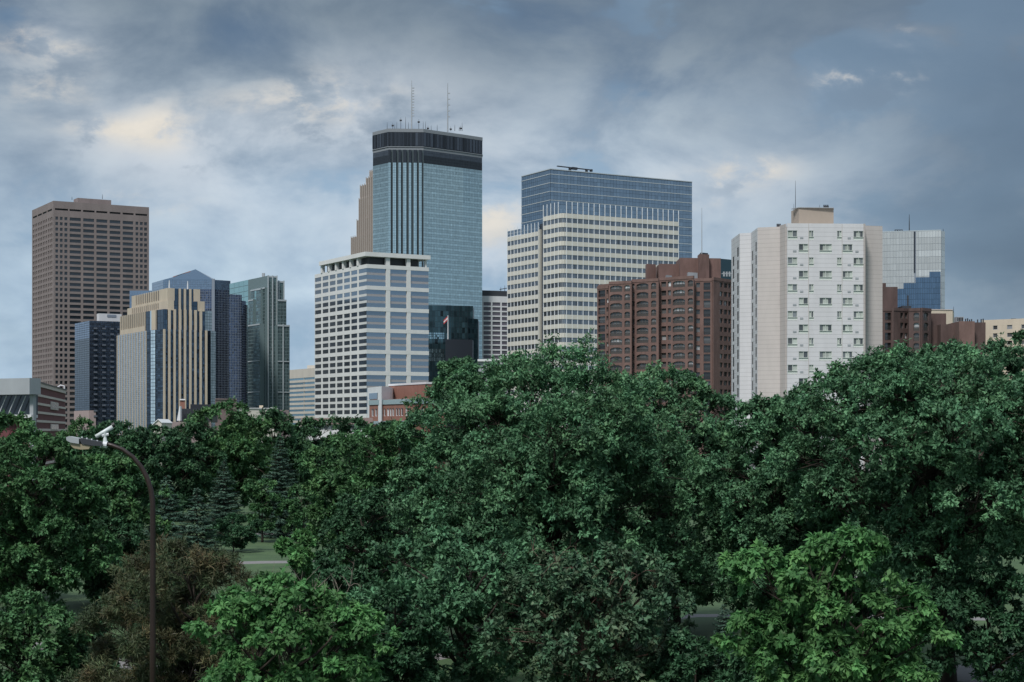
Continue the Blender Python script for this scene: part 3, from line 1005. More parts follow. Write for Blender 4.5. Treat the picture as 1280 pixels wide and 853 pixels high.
# ------------------------------------------------------------------ 12 blue glass slab
def blue_slab():
    D = 1010.0
    pl, pc, pr = corner(688, D, 652, 865)
    q = quad(pl, pc, pr)
    top = Z(212, D)
    r = thing('blue_glass_slab', 'wide blue mirror glass tower with a window cleaning crane, behind the cream finned tower', 'skyscraper', ctr(q))
    w, gl, ln = MB(), MB(), MB()
    w.prism(q, 0, top); w.build('body', 'blue_core', r)
    for P0, P1 in ((pl, pc), (pc, pr)):
        a, n, Ln = edge(P0, P1)
        nx = int(Ln / 2.35)
        curtain(gl, P0, P1, 0, top - .3, nx, 66, gap=.12, d=.1, tilt=.005, var=.05)
        z = top - 3
        k = 0
        while z > 4:
            ln.box(P0, a, n, 0, Ln, .12, .4, z, z + .42, 1)
            z -= 5.2
    gl.build('curtain_wall', 'blue_glass', r)
    ln.build('floor_lines', 'fin_metal', r)
    cp = MB()
    for P0, P1 in ((pl, pc), (pc, pr)):
        a, n, Ln = edge(P0, P1)
        cp.box(P0, a, n, 0, Ln + (.3 if P1 is pc else 0), -.3, .35, top, top + .5)
    cp.build('coping', 'fin_metal', r)
    cr_ = MB()
    p0, p1 = P(696.5, 1020), P(740, 1036)
    z0, z1 = Z(207.3, 1020), Z(212.3, 1036)
    a, n, Ln = edge(p0, p1)
    cr_.vpoly(p0, a, n, [(0, z0), (Ln, z1), (Ln, z1 - .55), (0, z0 - .55)], -.5, .5)
    for s in (.36, .84):
        pp = p0 + a * Ln * s
        zz = z0 + (z1 - z0) * s
        cr_.box(p0, a, n, Ln * s - .6, Ln * s + .6, -.6, .6, top, zz - .5)
    cr_.box(p0, a, n, Ln * .42, Ln * .56, -.7, .7, z0 + (z1 - z0) * .5 - 1.3, z0 + (z1 - z0) * .5 + .2)
    cr_.box(p0, a, n, Ln * .95, Ln * 1.0, -.7, .7, z1 - 1.3, z1 + .1)
    cr_.build('maintenance_crane', 'dark_metal', r)
blue_slab()

# ------------------------------------------------------------------ 13 cream finned tower
def finned_tower():
    D = 900.0
    pl, pc, pr = corner(702, D, 634.6, 848.2)
    al, nl, Ll = edge(pl, pc)
    ar, nr, Lr = edge(pc, pr)
    r = thing('cream_finned_tower', 'cream stone office tower with window bands and white fins rising past its roof', 'skyscraper', ctr(quad(pl, pc, pr)))
    zf = Z(251.7, D)
    zb = Z(266.5, D)
    w, fin, gl, dk = MB(), MB(), MB(), MB()
    sW = s_px(pl, pc, 673.5)
    sM = s_px(pl, pc, 679.5)
    zwf, zwb = 124.9, Z(291.8, 930)
    pm = pl + al * sM
    # rounded corner
    rc = 3.0
    arc = [pc - al * rc]
    for k in range(1, 4):
        t = k / 4
        arc.append((pc - al * rc) * (1 - t) ** 2 + pc * 2 * t * (1 - t) + (pc + ar * rc) * t * t)
    arc.append(pc + ar * rc)
    w.prism([pm] + arc + [pr, pr + (pm - pc)], 0, zb)
    w.prism([pl, pl + al * sW, pl + al * sW - nl * 40, pl - nl * 40], 0, zwb)
    dk.box(pl, al, nl, sW, sM, -8, -.6, 0, zwf - 1)
    w.box(pl, al, nl, sW + .5, sW + 2.0, -.6, .55, 0, zwb + .8, .8)
    # window bands: one object per row and side
    pitch, hw = 4.93, 2.55
    def bands(P0, a, n, s0, s1, ztop, nb, corner_pts=None):
        z = ztop - 2.5
        k = 0
        while z - hw > 2:
            q = MB()
            p0, p1 = P0 + a * s0, P0 + a * s1
            w_ = (s1 - s0) / (nb * 3)
            for i in range(nb * 3):
                q.box(p0, a, n, i * w_ + .05, (i + 1) * w_ - .05, .02, .10, z - hw + .02, z - .02, max(.5, rnd.gauss(1, .16)))
            q.build('window_band', 'cream_glass', r)
            w.box(p0, a, n, 0, s1 - s0, 0, .35, z, z + pitch - hw)
            z -= pitch
            k += 1
    bands(pl, al, nl, 0, sW, zwb, 9)
    bands(pl, al, nl, sM, Ll - rc, zb, 4)
    bands(pc, ar, nr, rc, Lr, zb, 21)
    z = zb - 2.5
    cg = MB()
    while z - hw > 2:
        for A, B in zip(arc[:-1], arc[1:]):
            a, n, Ln = edge(A, B)
            w.box(A, a, n, 0, Ln, 0, .35, z, z + pitch - hw)
            cg.box(A, a, n, .06, Ln - .06, .02, .10, z - hw + .02, z - .02, max(.5, rnd.gauss(1, .2)))
        z -= pitch
    cg.build('corner_windows', 'cream_glass', r)
    w.build('wall', 'cream_stone', r)
    dk.build('recess', 'ids_dark', r)
    def fins(P0, a, n, s0, s1, nb, zt):
        for k in range(nb + 1):
            s = s0 + (s1 - s0) * k / nb
            fin.box(P0, a, n, s - .11, s + .11, .1, .40, 0, zt)
    fins(pl, al, nl, .15, sW - .15, 9, zwf)
    fins(pl, al, nl, sM + .15, Ll - rc, 4, zf)
    fins(pc, ar, nr, rc, Lr - .15, 21, zf)
    fin.build('fins', 'fin_white', r)
    # glazed screen behind the fin tops
    curtain(gl, pl, pl + al * sW, zwb + .2, zwf - 1.5, 18, 2, gap=.1, d=.0)
    curtain(gl, pm, arc[0], zb + .2, zf - 2, 8, 2, gap=.1, d=.0)
    curtain(gl, arc[-1], pr, zb + .2, zf - 2, 42, 2, gap=.1, d=.0)
    for A, B in zip(arc[:-1], arc[1:]):
        curtain(gl, A, B, zb + .2, zf - 2, 1, 2, gap=.05, d=.0)
    gl.build('roof_screen', 'blue_glass', r)
finned_tower()

# ------------------------------------------------------------------ arched brick apartments
def arch_facade(wall, P0, P1, zlo, zhi, nrow, ztop, pitch, items, lists, t=.5, e1=0.0):
    """items: (px0, px1, height, kind, arch)"""
    a, n, Ln = edge(P0, P1)
    its = sorted(((s_px(P0, P1, i[0]), s_px(P0, P1, i[1])) + tuple(i[2:]) for i in items), key=lambda q: q[0])
    for k in range(nrow):
        zr = ztop - pitch * k
        zb = zr - pitch
        x = 0
        for (c0, c1, h, kind, arch) in its:
            wall.box(P0, a, n, x, c0, 0, t - .004, zb, zr)
            zt, z0 = zr - .45, zr - .45 - h
            wall.box(P0, a, n, c0, c1, 0, t, zt, zr)
            wall.box(P0, a, n, c0, c1, 0, t, zb, z0)
            if arch:
                wd = (c1 - c0)
                r_ = min(.55, wd * .22)
                wall.vpoly(P0, a, n, [(c0, zt), (c0, zt - r_), (c0 + wd * .10, zt - r_ * .45), (c0 + wd * .3, zt - .02)], .05, t - .01)
                wall.vpoly(P0, a, n, [(c1, zt), (c1 - wd * .3, zt - .02), (c1 - wd * .10, zt - r_ * .45), (c1, zt - r_)], .05, t - .01)
            lists[kind].append((P0, a, n, c0, c1, z0, zt))
            x = c1
        wall.box(P0, a, n, x, Ln + e1, 0, t - .004, zb, zr)
    wall.box(P0, a, n, 0, Ln + e1, 0, t + .12, ztop, zhi)
    wall.box(P0, a, n, 0, Ln + e1, 0, t - .004, zlo, ztop - pitch * nrow)
def framed_windows(root, wins, pane_m, frame_m, nv, nh, most=100, rail=False, name='window', var=.5, bright=None):
    wins = sorted(wins, key=lambda w: -(w[4] - w[3]) * (w[6] - w[5]) * (1 + .2 * (w[6] > 8)))
    rest_f, rest_p = MB(), MB()
    for i, (P0, a, n, c0, c1, za, zb) in enumerate(wins):
        f = MB() if i < most else rest_f
        p = MB() if i < most else rest_p
        t = .06
        kv = nv if (c1 - c0) > 2.2 else max(1, nv // 2)
        for k in range(kv + 1):
            s = c0 + .06 + (c1 - c0 - .12) * k / kv
            f.box(P0, a, n, s - t, s + t, .06, .18, za, zb)
        for k in range(nh + 1):
            z = za + .06 + (zb - za - .12) * k / nh
            f.box(P0, a, n, c0 + .12, c1 - .12, .07, .17, z - t, z + t)
        if rail:
            f.box(P0, a, n, c0 + .05, c1 - .05, .22, .28, za + .02, za + (zb - za) * .38, .5)
        base = max(.3, rnd.gauss(.9, .4))
        if rnd.random() < .24:
            base *= rnd.uniform(2.5, 5)
        for k in range(kv):
            s0, s1 = c0 + (c1 - c0) * k / kv, c0 + (c1 - c0) * (k + 1) / kv
            p.box(P0, a, n, s0 + .02, s1 - .02, .02, .05, za + .02, zb - .02, base * max(.4, rnd.gauss(1, .35)))
        if i < most:
            fo = f.build(name, frame_m, root)
            po = p.build('pane', pane_m, None)
            o0 = ORIG[root.name]
            po.data.transform(__import__('mathutils').Matrix.Translation(-o0))
            po.parent = fo
    if rest_f.v:
        fo = rest_f.build(name, frame_m, root, kind='stuff')
        po = rest_p.build('pane', pane_m, None)
        po.data.transform(__import__('mathutils').Matrix.Translation(-ORIG[root.name]))
        po.parent = fo
def balconies(root, wins, wall_m='brick'):
    for (P0, a, n, c0, c1, za, zb) in wins:
        b = MB()
        b.box(P0, a, n, c0 + .01, c1 - .01, -.0, .55, za - .14, za + .04)
        bo = b.build('balcony', wall_m, root)
        q = MB()
        q.box(P0, a, n, c0 + .05, c1 - .05, .48, .53, za + .9, za + .98)
        k = int((c1 - c0) / .22)
        for i in range(k + 1):
            s = c0 + .06 + (c1 - c0 - .12) * i / k
            q.box(P0, a, n, s - .015, s + .015, .49, .52, za + .04, za + .9)
        ro = q.build('railing', 'iron', None)
        ro.data.transform(__import__('mathutils').Matrix.Translation(-ORIG[root.name]))
        ro.parent = bo
        d = MB()
        d.box(P0, a, n, c0 + .02, c1 - .02, .02, .05, za + .06, zb - .02, rnd.choice((.25, .35, .5, 1.2)))  # mostly dark tints paint the shade of a recess on flush doors
        do = d.build('glazed_door', 'brick_window', None)
        do.data.transform(__import__('mathutils').Matrix.Translation(-ORIG[root.name]))
        do.parent = bo
def brick_apartments():
    r = thing('brick_apartment_tower', 'dark red brick apartment tower with arched windows and recessed balconies, left of the white slab', 'apartment tower', tuple(P(830, 570)))
    X = lambda z: 740 + z * .1406
    wall = MB()
    lists = {'arch': [], 'small': [], 'bal': []}
    pts = [(747.7, 566), (761.8, 562), (761.9, 557.5), (790.2, 554), (790.4, 557), (824.1, 552), (824.3, 555), (868, 547), (868.3, 550), (890, 549), (916, 560)]
    poly = [P(*p) for p in pts]
    zt = {0: 357.8, 2: 351.8, 4: 349, 6: 346.3, 8: 348.2, 9: 348.6}
    pitch = 2.93
    wall.prism(poly + [P(916, 600), P(750, 605)], 0, Z(352.5, 555))
    spec = {0: [(X(65), X(126), 2.25, 'bal', 0), (X(137), X(153), 1.5, 'small', 0)],
            2: [(X(166), X(273), 2.1, 'arch', 1), (X(294), X(343), 2.1, 'arch', 1)],
            4: [(X(366), X(384), 1.7, 'small', 0), (X(402), X(507), 2.1, 'arch', 1), (X(531), X(577), 2.1, 'arch', 1)],
            6: [(X(622), X(666), 1.7, 'small', 0), (X(680), X(709), 1.7, 'small', 0), (X(725), X(834), 2.1, 'arch', 1), (X(858), X(906), 2.1, 'arch', 1)],
            8: [(X(926), X(961), 1.6, 'small', 0), (X(993), X(1053), 2.45, 'bal', 0)],
            9: [(X(1125), X(1150), 1.6, 'small', 0), (X(1162), X(1192), 1.6, 'small', 0), (X(1200), X(1222), 1.6, 'small', 0)]}
    for i in range(len(poly) - 1):
        P0, P1 = poly[i], poly[i + 1]
        if i in spec:
            top = Z(zt[i], (P0.y + P1.y) / 2)
            arch_facade(wall, P0, P1, 0, top, 19, top - .95, pitch, spec[i], lists)
    for w in list(lists['arch'])[:]:
        pass
    wall.build('wall', 'brick', r)
    framed_windows(r, lists['arch'], 'brick_window', 'window_bronze', 4, 2, rail=True)
    framed_windows(r, lists['small'], 'brick_window', 'window_bronze', 2, 1, most=60, name='side_window')
    balconies(r, lists['bal'])
    def ph(x0, x1, y, d0, depth=14, mm='brick', name='penthouse'):
        q = MB(); q0, q1 = P(x0, d0), P(x1, d0 + 2)
        q.prism([q0, q1, q1 + Vector((0, depth)), q0 + Vector((0, depth))], Z(360, 555), Z(y, d0)); q.build(name, mm, r)
    ph(808.2, 819.8, 330, 572, 5, name='chimney')
    ph(824, 850.2, 329.8, 570); ph(850, 901, 322.4, 568); ph(874.3, 886.5, 317.6, 565, 6); ph(876, 885, 315.8, 567, 3, 'dark_metal', 'roof_vent')
    ph(833, 840, 344, 560, 3, 'grey_metal', 'roof_unit'); ph(860, 872, 340.5, 559, 3, 'grey_metal', 'roof_unit')
    mast(r, 877.3, 566, 320, 260, .16, 'antenna', 'grey_metal')
    r2 = thing('dark_block', 'plain dark blue block just behind the brick tower, left of the white slab', 'building', tuple(P(909, 660)))
    q = MB(); q.prism([P(895, 640), P(930, 650), P(930, 680), P(895, 680)], 0, Z(323, 640)); q.build('wall', 'dark_teal', r2)
    q = MB()
    for x in (905, 908.5, 912):
        p = P(x, 636); q.cube(p.x - .3, p.x + .3, p.y, p.y + 1, Z(347, 640), Z(341, 640))
    p = P(908.5, 636); q.cube(p.x - 1.9, p.x + 1.9, p.y + .1, p.y + .9, Z(344, 640), Z(343, 640)); q.build('roof_unit', 'grey_metal', r2)
brick_apartments()

# ------------------------------------------------------------------ white apartment slab
def white_slab():
    r = thing('white_apartment_slab', 'white panelled apartment block with scattered windows and a tan rooftop box, right of centre', 'apartment block', tuple(P(1030, 355)))
    X = lambda z: 910 + z * .1641
    Y = lambda z: 250 + z * .1641
    D = 340.0
    top = Z(279.5, D)
    f0, f1 = P(983.6, D), P(1081, D + 1)
    b0, b1 = P(975.6, 343.5), P(948.6, 345)
    l1, l2, l3 = P(940.4, 353.5), P(926.4, 354.5), P(915.9, 366)
    r0, r1 = P(1081.2, 344.5), P(1102.4, 345.5)
    core = MB()
    core.prism([l3, l2, l1, b1, b0, f0, f1, r0, r1, r1 + Vector((0, 22)), l3 + Vector((4, 14))], 0, top - .6)
    core.build('body', 'hotel_beige', r)
    white, beige = MB(), MB()
    wins, acs, pan = [], [], []
    a, n, Ln = edge(f0, f1)
    pz = 102.2 * .1641 * D / F
    z = top - (235 - 180) * .1641 * D / F
    S = lambda zx: s_px(f0, f1, X(zx))
    k = 0
    zprev = top
    hwin, hpan = 47 * .1641 * D / F, 24 * .1641 * D / F
    while z > 4:
        if k % 2 == 0:
            cs = ((452, 526), (614, 650), (828, 863), (953, 1028)); ac = ((546, 570), (908, 932))
        else:
            cs = ((536, 608), (694, 789), (870, 946)); ac = ((492, 518), (967, 991))
        zb = z - hwin - hpan
        white.box(f0, a, n, 0, Ln, 0, .30, z, zprev)
        x = 0
        for c0, c1 in cs:
            s0, s1 = S(c0), S(c1)
            white.box(f0, a, n, x, s0, 0, .296, zb, z)
            wins.append((f0, a, n, s0, s1, z - hwin, z))
            pan.append((f0, a, n, s0, s1, zb, z - hwin))
            x = s1
        white.box(f0, a, n, x, Ln, 0, .296, zb, z)
        for c0, c1 in ac:
            acs.append((f0, a, n, S(c0), S(c1), z - hwin - .38, z - hwin - .02))
        zprev = zb
        z -= pz
        k += 1
    white.box(f0, a, n, 0, Ln, 0, .30, 0, zprev)
    # vertical joints
    # left flanks with slit windows
    lw = []
    for (A, B, cols) in ((l3, l2, (.30, .78)), (l1, b1, (.25, .80))):
        aa, nn, LL = edge(A, B)
        for j, cpos in enumerate(cols):
            zz = top - 3.0 - (pz * .5 if j == 0 else 0)
            zprev2 = top
            rows = []
            while zz > 4:
                rows.append((zz - 2.0, zz))
                zz -= pz
            if j == 0:
                rr0 = rows
            else:
                rr1 = rows
        cur = MB()
        half = LL / 2
        A2 = A + aa * half
        facade(white, lw, A, A2, sorted(rr0), [(half * .35, half * .68)], 0, top - .3, .3)
        facade(white, lw, A2, B, sorted(rr1), [(half * .4, half * .74)], 0, top - .3, .3, e1=.0)
    aa, nn, LL = edge(l2, l1)
    white.box(l2, aa, nn, -.2, LL, 0, .25, 0, top - .31)
    white.build('wall', 'hotel_white', r)
    aa, nn, LL = edge(b1, b0)
    beige.box(b1, aa, nn, -.2, LL, 0, .25, 0, top - .25)
    aa, nn, LL = edge(b0, f0)
    beige.box(b0, aa, nn, 0, LL - .3, 0, .2, 0, top - .05, .93)
    aa, nn, LL = edge(r0, r1)
    beige.box(r0, aa, nn, .05, LL, 0, .25, 0, top + .1, .93)
    beige.build('beige_wall', 'hotel_beige', r)
    tr = MB(); tr.box(f1, a, n, -.35, .02, -.05, .42, 0, top + .02, .8); tr.build('corner_trim', 'hotel_beige', r)
    jt = MB()
    for zx in (612, 866):
        jt.box(f0, a, n, S(zx) - .03, S(zx) + .03, .301, .31, 3, top - .05)
    jt.build('joint', 'hotel_tan', r)
    windows(r, lw, 'black_recess', name='slit_window', d=(.12, .27), var=.1)
    for (P0, a_, n_, c0, c1, za, zb), pn in zip(wins, pan):
        fm = MB()
        fm.box(P0, a_, n_, c0, c1, .02, .2, pn[5] + .04, za - .04, 1.05)
        for s in (c0 + .04, c1 - .04, (c0 + c1) / 2):
            fm.box(P0, a_, n_, s - .04, s + .04, .1, .24, za, zb)
        fm.box(P0, a_, n_, c0 + .08, c1 - .08, .1, .235, zb - .08, zb)
        fm.box(P0, a_, n_, c0, c1, .1, .36, za - .05, za + .03)
        fo = fm.build('window', 'hotel_frame', r)
        wd = c1 - c0
        if wd > 2.0:
            halves = [(c0 + .08, c0 + wd * .27, 'dark'), (c0 + wd * .29, c0 + wd * .71, 'pale'), (c0 + wd * .73, c1 - .08, rnd.choice(('dark', 'pale')))]
        else:
            k2 = ['pale', 'dark' if rnd.random() < .85 else 'pale']
            if rnd.random() < .5:
                k2.reverse()
            halves = [(c0 + .08, (c0 + c1) / 2 - .04, k2[0]), ((c0 + c1) / 2 + .04, c1 - .08, k2[1])]
        for h0, h1, kind_ in halves:
            q = MB()
            q.box(P0, a_, n_, h0, h1, .03, .09, za + .03, zb - .08, rnd.uniform(.7, 1.1) if kind_ == 'pale' else rnd.uniform(.4, 3.0))
            po = q.build('pane', 'hotel_curtain' if kind_ == 'pale' else 'hotel_pane', None)
            po.data.transform(__import__('mathutils').Matrix.Translation(-ORIG[r.name]))
            po.parent = fo
    for (P0, a_, n_, c0, c1, za, zb) in acs:
        q = MB(); q.box(P0, a_, n_, c0, c1, .303, .36, za, zb); q.build('air_grille', 'grey_metal', r)
    pa, pb, pc_ = corner(998.6, 349, 989, 1042, 8)
    q = MB(); q.prism(quad(pa, pb, pc_), top - .7, Z(260, 349)); q.build('rooftop_box', 'hotel_tan', r)
    q = MB(); q.prism([p for p in (P(988.7, 351.5), P(998.6, 348.8), P(1042.3, 349.5), P(1042.3, 352), P(999, 351.6))], Z(260, 349), Z(259.2, 349)); q.build('coping', 'grey_metal', r)
    mast(r, 994.3, 352, 270, 226, .07); mast(r, 992.3, 352, 270, 255, .06); mast(r, 1024.5, 350, 260, 256, .04)
    for (x0, x1, y0, y1, dd) in ((1030, 1037, 259, 256.3, 351), (971.5, 977, 283, 280, 348)):
        q = MB(); p0, p1 = P(x0, dd), P(x1, dd)
        for k in range(3):
            xx = p0.x + (p1.x - p0.x) * k / 3
            q.tube([(xx, dd, Z(y0 + 1, dd)), (xx, dd, Z(y1, dd))], .14, 6)
        q.cube(p0.x - .1, p1.x - .2, dd - .2, dd + .2, Z(y0 + 1, dd), Z(y0 - 1.2, dd)); q.build('roof_vent', 'dark_metal', r)
white_slab()

# ------------------------------------------------------------------ far right glass tower, and blue steps reflected in it built as a block
def right_tower_and_reflection():
    r = thing('pale_glass_tower', 'pale grey mirror glass tower with a rooftop mast, behind the white slab', 'skyscraper', tuple(P(1140, 960)))
    D = 950.0
    q0, qm, q1, q2 = P(1090, 956), P(1143, 950), P(1176.5, 946), P(1181, 950)
    z0, z1 = Z(290, 952), Z(288.3, 946)
    w, gl = MB(), MB()
    w.prism([q0, qm, q1, q2, P(1181, 990), P(1090, 990)], 0, z0 - .2); w.build('body', 'grid_mullion', r)
    curtain(gl, q0, qm, 0, z0, 14, 34, gap=.12, var=.03)
    curtain(gl, qm, q1, 0, z0, 9, 34, gap=.12, var=.03, s0=.8, tf=lambda i, j, nx, nz: 1.22 if j % 6 in (0, 3) and i > 0 else .98)  # reflected pale bands put into the tint of some pane rows
    curtain(gl, q1, q2, 0, z0, 1, 34, gap=.1, tf=lambda *q: 1.1)
    gl.build('curtain_wall', 'far_glass', r)
    a, n, Ln = edge(qm, q1)
    s = MB(); s.box(qm, a, n, -.35, .5, -.5, .3, Z(341, 950), z0); s.build('dark_joint', 'ids_dark', r)
    cp = MB(); 
    for A, B in ((q0, qm), (qm, q1)):
        a, n, Ln = edge(A, B); cp.box(A, a, n, 0, Ln, -.5, .15, z0, z0 + .5)
    cp.build('coping', 'fin_metal', r)
    mast(r, 1136.6, 955, 291, 268, .3); mast(r, 1179, 955, 291, 286, .2)
    t = MB(); p0, p1 = P(1119, 955), P(1128, 955)
    t.cube(p0.x, p1.x, p0.y, p0.y + .6, Z(288, 955), Z(287.2, 955))
    for k in range(4):
        x = p0.x + (p1.x - p0.x) * k / 3
        t.cube(x - .2, x + .2, p0.y + .1, p0.y + .5, z0, Z(287.2, 955))
    t.build('roof_rail', 'dark_metal', r)
    r2 = thing('reflected_blue_steps', 'blue stepped reflection in the pale glass tower, built as a block before it', 'office block', tuple(P(1150, 900)))
    w, gl = MB(), MB()
    D = 890.0
    for (x0, x1, y) in ((1114, 1129.3, 361.2), (1129.3, 1144.6, 354.3), (1144.6, 1161.7, 347.2), (1161.7, 1175.8, 340.4)):
        A, B = P(x0, D - (x0 - 1114) * .05), P(x1, D - (x1 - 1114) * .05)
        w.prism([A, B, P(x1, 925), P(x0, 925)], 0, Z(y, D))
        zt = Z(y, D)
        curtain(gl, A, B, zt - 2.9 * int(zt / 2.9), zt, 6, int(zt / 2.9), gap=.12, var=.05)
    w.build('body', 'blue_core', r2)
    gl.build('curtain_wall', 'cobalt_reflection', r2)  # panes of the reflected blue steps, not a wall of its own
right_tower_and_reflection()

# ------------------------------------------------------------------ right brick terrace
def brick_terrace():
    X = lambda z: 1095 + z * .1445
    r = thing('brick_apartments', 'lower dark brick apartment block with arched windows, right of the white slab', 'apartment block', tuple(P(1140, 520)))
    wall = MB()
    lists = {'arch': [], 'small': [], 'bal': []}
    pts = [(1103, 502), (1115.2, 502), (1115.4, 499), (1135.5, 503), (1136.5, 498), (1151, 496.5), (1162.2, 500)]
    poly = [P(*p) for p in pts]
    wall.prism(poly + [P(1162.2, 530), P(1103, 530)], 0, Z(387.5, 500))
    spec = {0: [(X(75), X(126), 2.2, 'bal', 0)], 2: [(X(200), X(226), 1.7, 'small', 0), (X(237), X(262), 1.7, 'small', 0)],
            4: [(X(328), X(377), 2.4, 'arch', 1)], 5: [(X(400), X(441), 2.4, 'arch', 1)]}
    for i in range(len(poly) - 1):
        P0, P1 = poly[i], poly[i + 1]
        if i in spec:
            top = Z(385.5, (P0.y + P1.y) / 2)
            arch_facade(wall, P0, P1, 0, top, 13, top - .9, 3.0, spec[i], lists)
        elif P0.y > P1.y or i == 3:
            a, n, Ln = edge(P0, P1); wall.box(P0, a, n, 0, Ln, 0, .1, 0, Z(386, 500))
    wall.build('wall', 'brick_dark', r)
    framed_windows(r, lists['arch'], 'brick_window', 'window_bronze', 2, 2, rail=True)
    framed_windows(r, lists['small'], 'brick_window', 'window_bronze', 2, 1, name='side_window')
    balconies(r, lists['bal'], 'brick_dark')
    def blk(x0, x1, y, d0, depth, mm, name):
        q = MB(); q0, q1 = P(x0, d0), P(x1, d0)
        q.prism([q0, q1, q1 + Vector((0, depth)), q0 + Vector((0, depth))], 0 if name == 'wing' else Z(392, d0), Z(y, d0)); q.build(name, mm, r)
    blk(1102, 1122, 358.8, 512, 14, 'brick_dark', 'stair_tower'); blk(1102.5, 1107.5, 354, 515, 4, 'brick_dark', 'chimney')
    blk(1128, 1139, 382.5, 508, 6, 'dark_metal', 'roof_unit')
    blk(1162.4, 1182.7, 392, 502, 20, 'brick_dark', 'wing'); blk(1176, 1199.5, 405.5, 498, 22, 'brick_dark', 'wing'); blk(1199, 1218.4, 401.8, 492, 22, 'brick', 'wing'); blk(1218.2, 1232, 403.2, 495, 20, 'brick_dark', 'wing')
    q = MB(); p = P(1134.8, 510); q.tube([(p.x, p.y, Z(386, 510)), (p.x, p.y, Z(369.5, 510))], .28, 8); q.build('flue', 'dark_metal', r)
    for x in (1207, 1209.5, 1212, 1214.5, 1222, 1226.5, 1229):
        q = MB(); p = P(x, 496); q.tube([(p.x, p.y, Z(405, 496)), (p.x, p.y, Z(399.6 - (x % 2), 496))], .2, 8); q.build('vent_pipe', 'dark_metal', r)
    q = MB(); p0, p1 = P(1196, 505), P(1204.7, 505); q.cube(p0.x, p1.x, 505, 508, Z(404, 505), Z(396.2, 505)); q.build('roof_unit', 'grey_metal', r)
    q = MB()
    for k in range(4):
        x = p0.x + .12 + (p1.x - p0.x - .2) * k / 4
        q.cube(x, x + .36, 504.95, 505.0, Z(401.5, 505), Z(397, 505))
    q.build('louvre', 'black_recess', r)
    b = thing('beige_block', 'small plain beige block behind the lower brick block, below the blue reflected steps', 'building', tuple(P(1178, 580)))
    q = MB(); q.prism([P(1160, 570), P(1190.8, 572), P(1192.6, 585), P(1160, 590)], 0, Z(387.4, 570)); q.build('wall', 'beige_wall', b)
    q = MB(); q.prism([P(1159.8, 569.8), P(1191, 571.8), P(1191, 572.6), P(1159.8, 570.6)], Z(387.4, 570), Z(386.6, 570)); q.build('coping', 'stripe_pale', b)
    mast(b, 1192, 586, 392, 383.5, .12)
    e = thing('beige_apartment_block', 'long beige block with small square windows, far right edge above the trees', 'apartment block', tuple(P(1265, 520)))
    w, wins = MB(), []
    A, B = P(1228, 520), P(1330, 505)
    w.prism([A, B, P(1330, 540), P(1228, 545)], 0, Z(401.5, 518))
    cols = pxcols(A, B, [(1241.6, 1247.3), (1259.2, 1265.8), (1277, 1283), (1295, 1301)])
    rows = sorted((Z(411.8 + 9.8 * k, 515), Z(406.6 + 9.8 * k, 515)) for k in range(10))
    facade(w, wins, A, B, rows, cols, 0, Z(400, 518), .3)
    w.build('wall', 'beige_wall', e)
    framed_windows(e, wins, 'brick_window', 'grey_metal', 2, 1)
    q = MB(); p = P(1267, 515); q.tube([(p.x - .8, p.y, Z(399.3, 515)), (p.x + .8, p.y, Z(399.3, 515))], .25, 6); q.build('roof_vent', 'dark_metal', e)
brick_terrace()

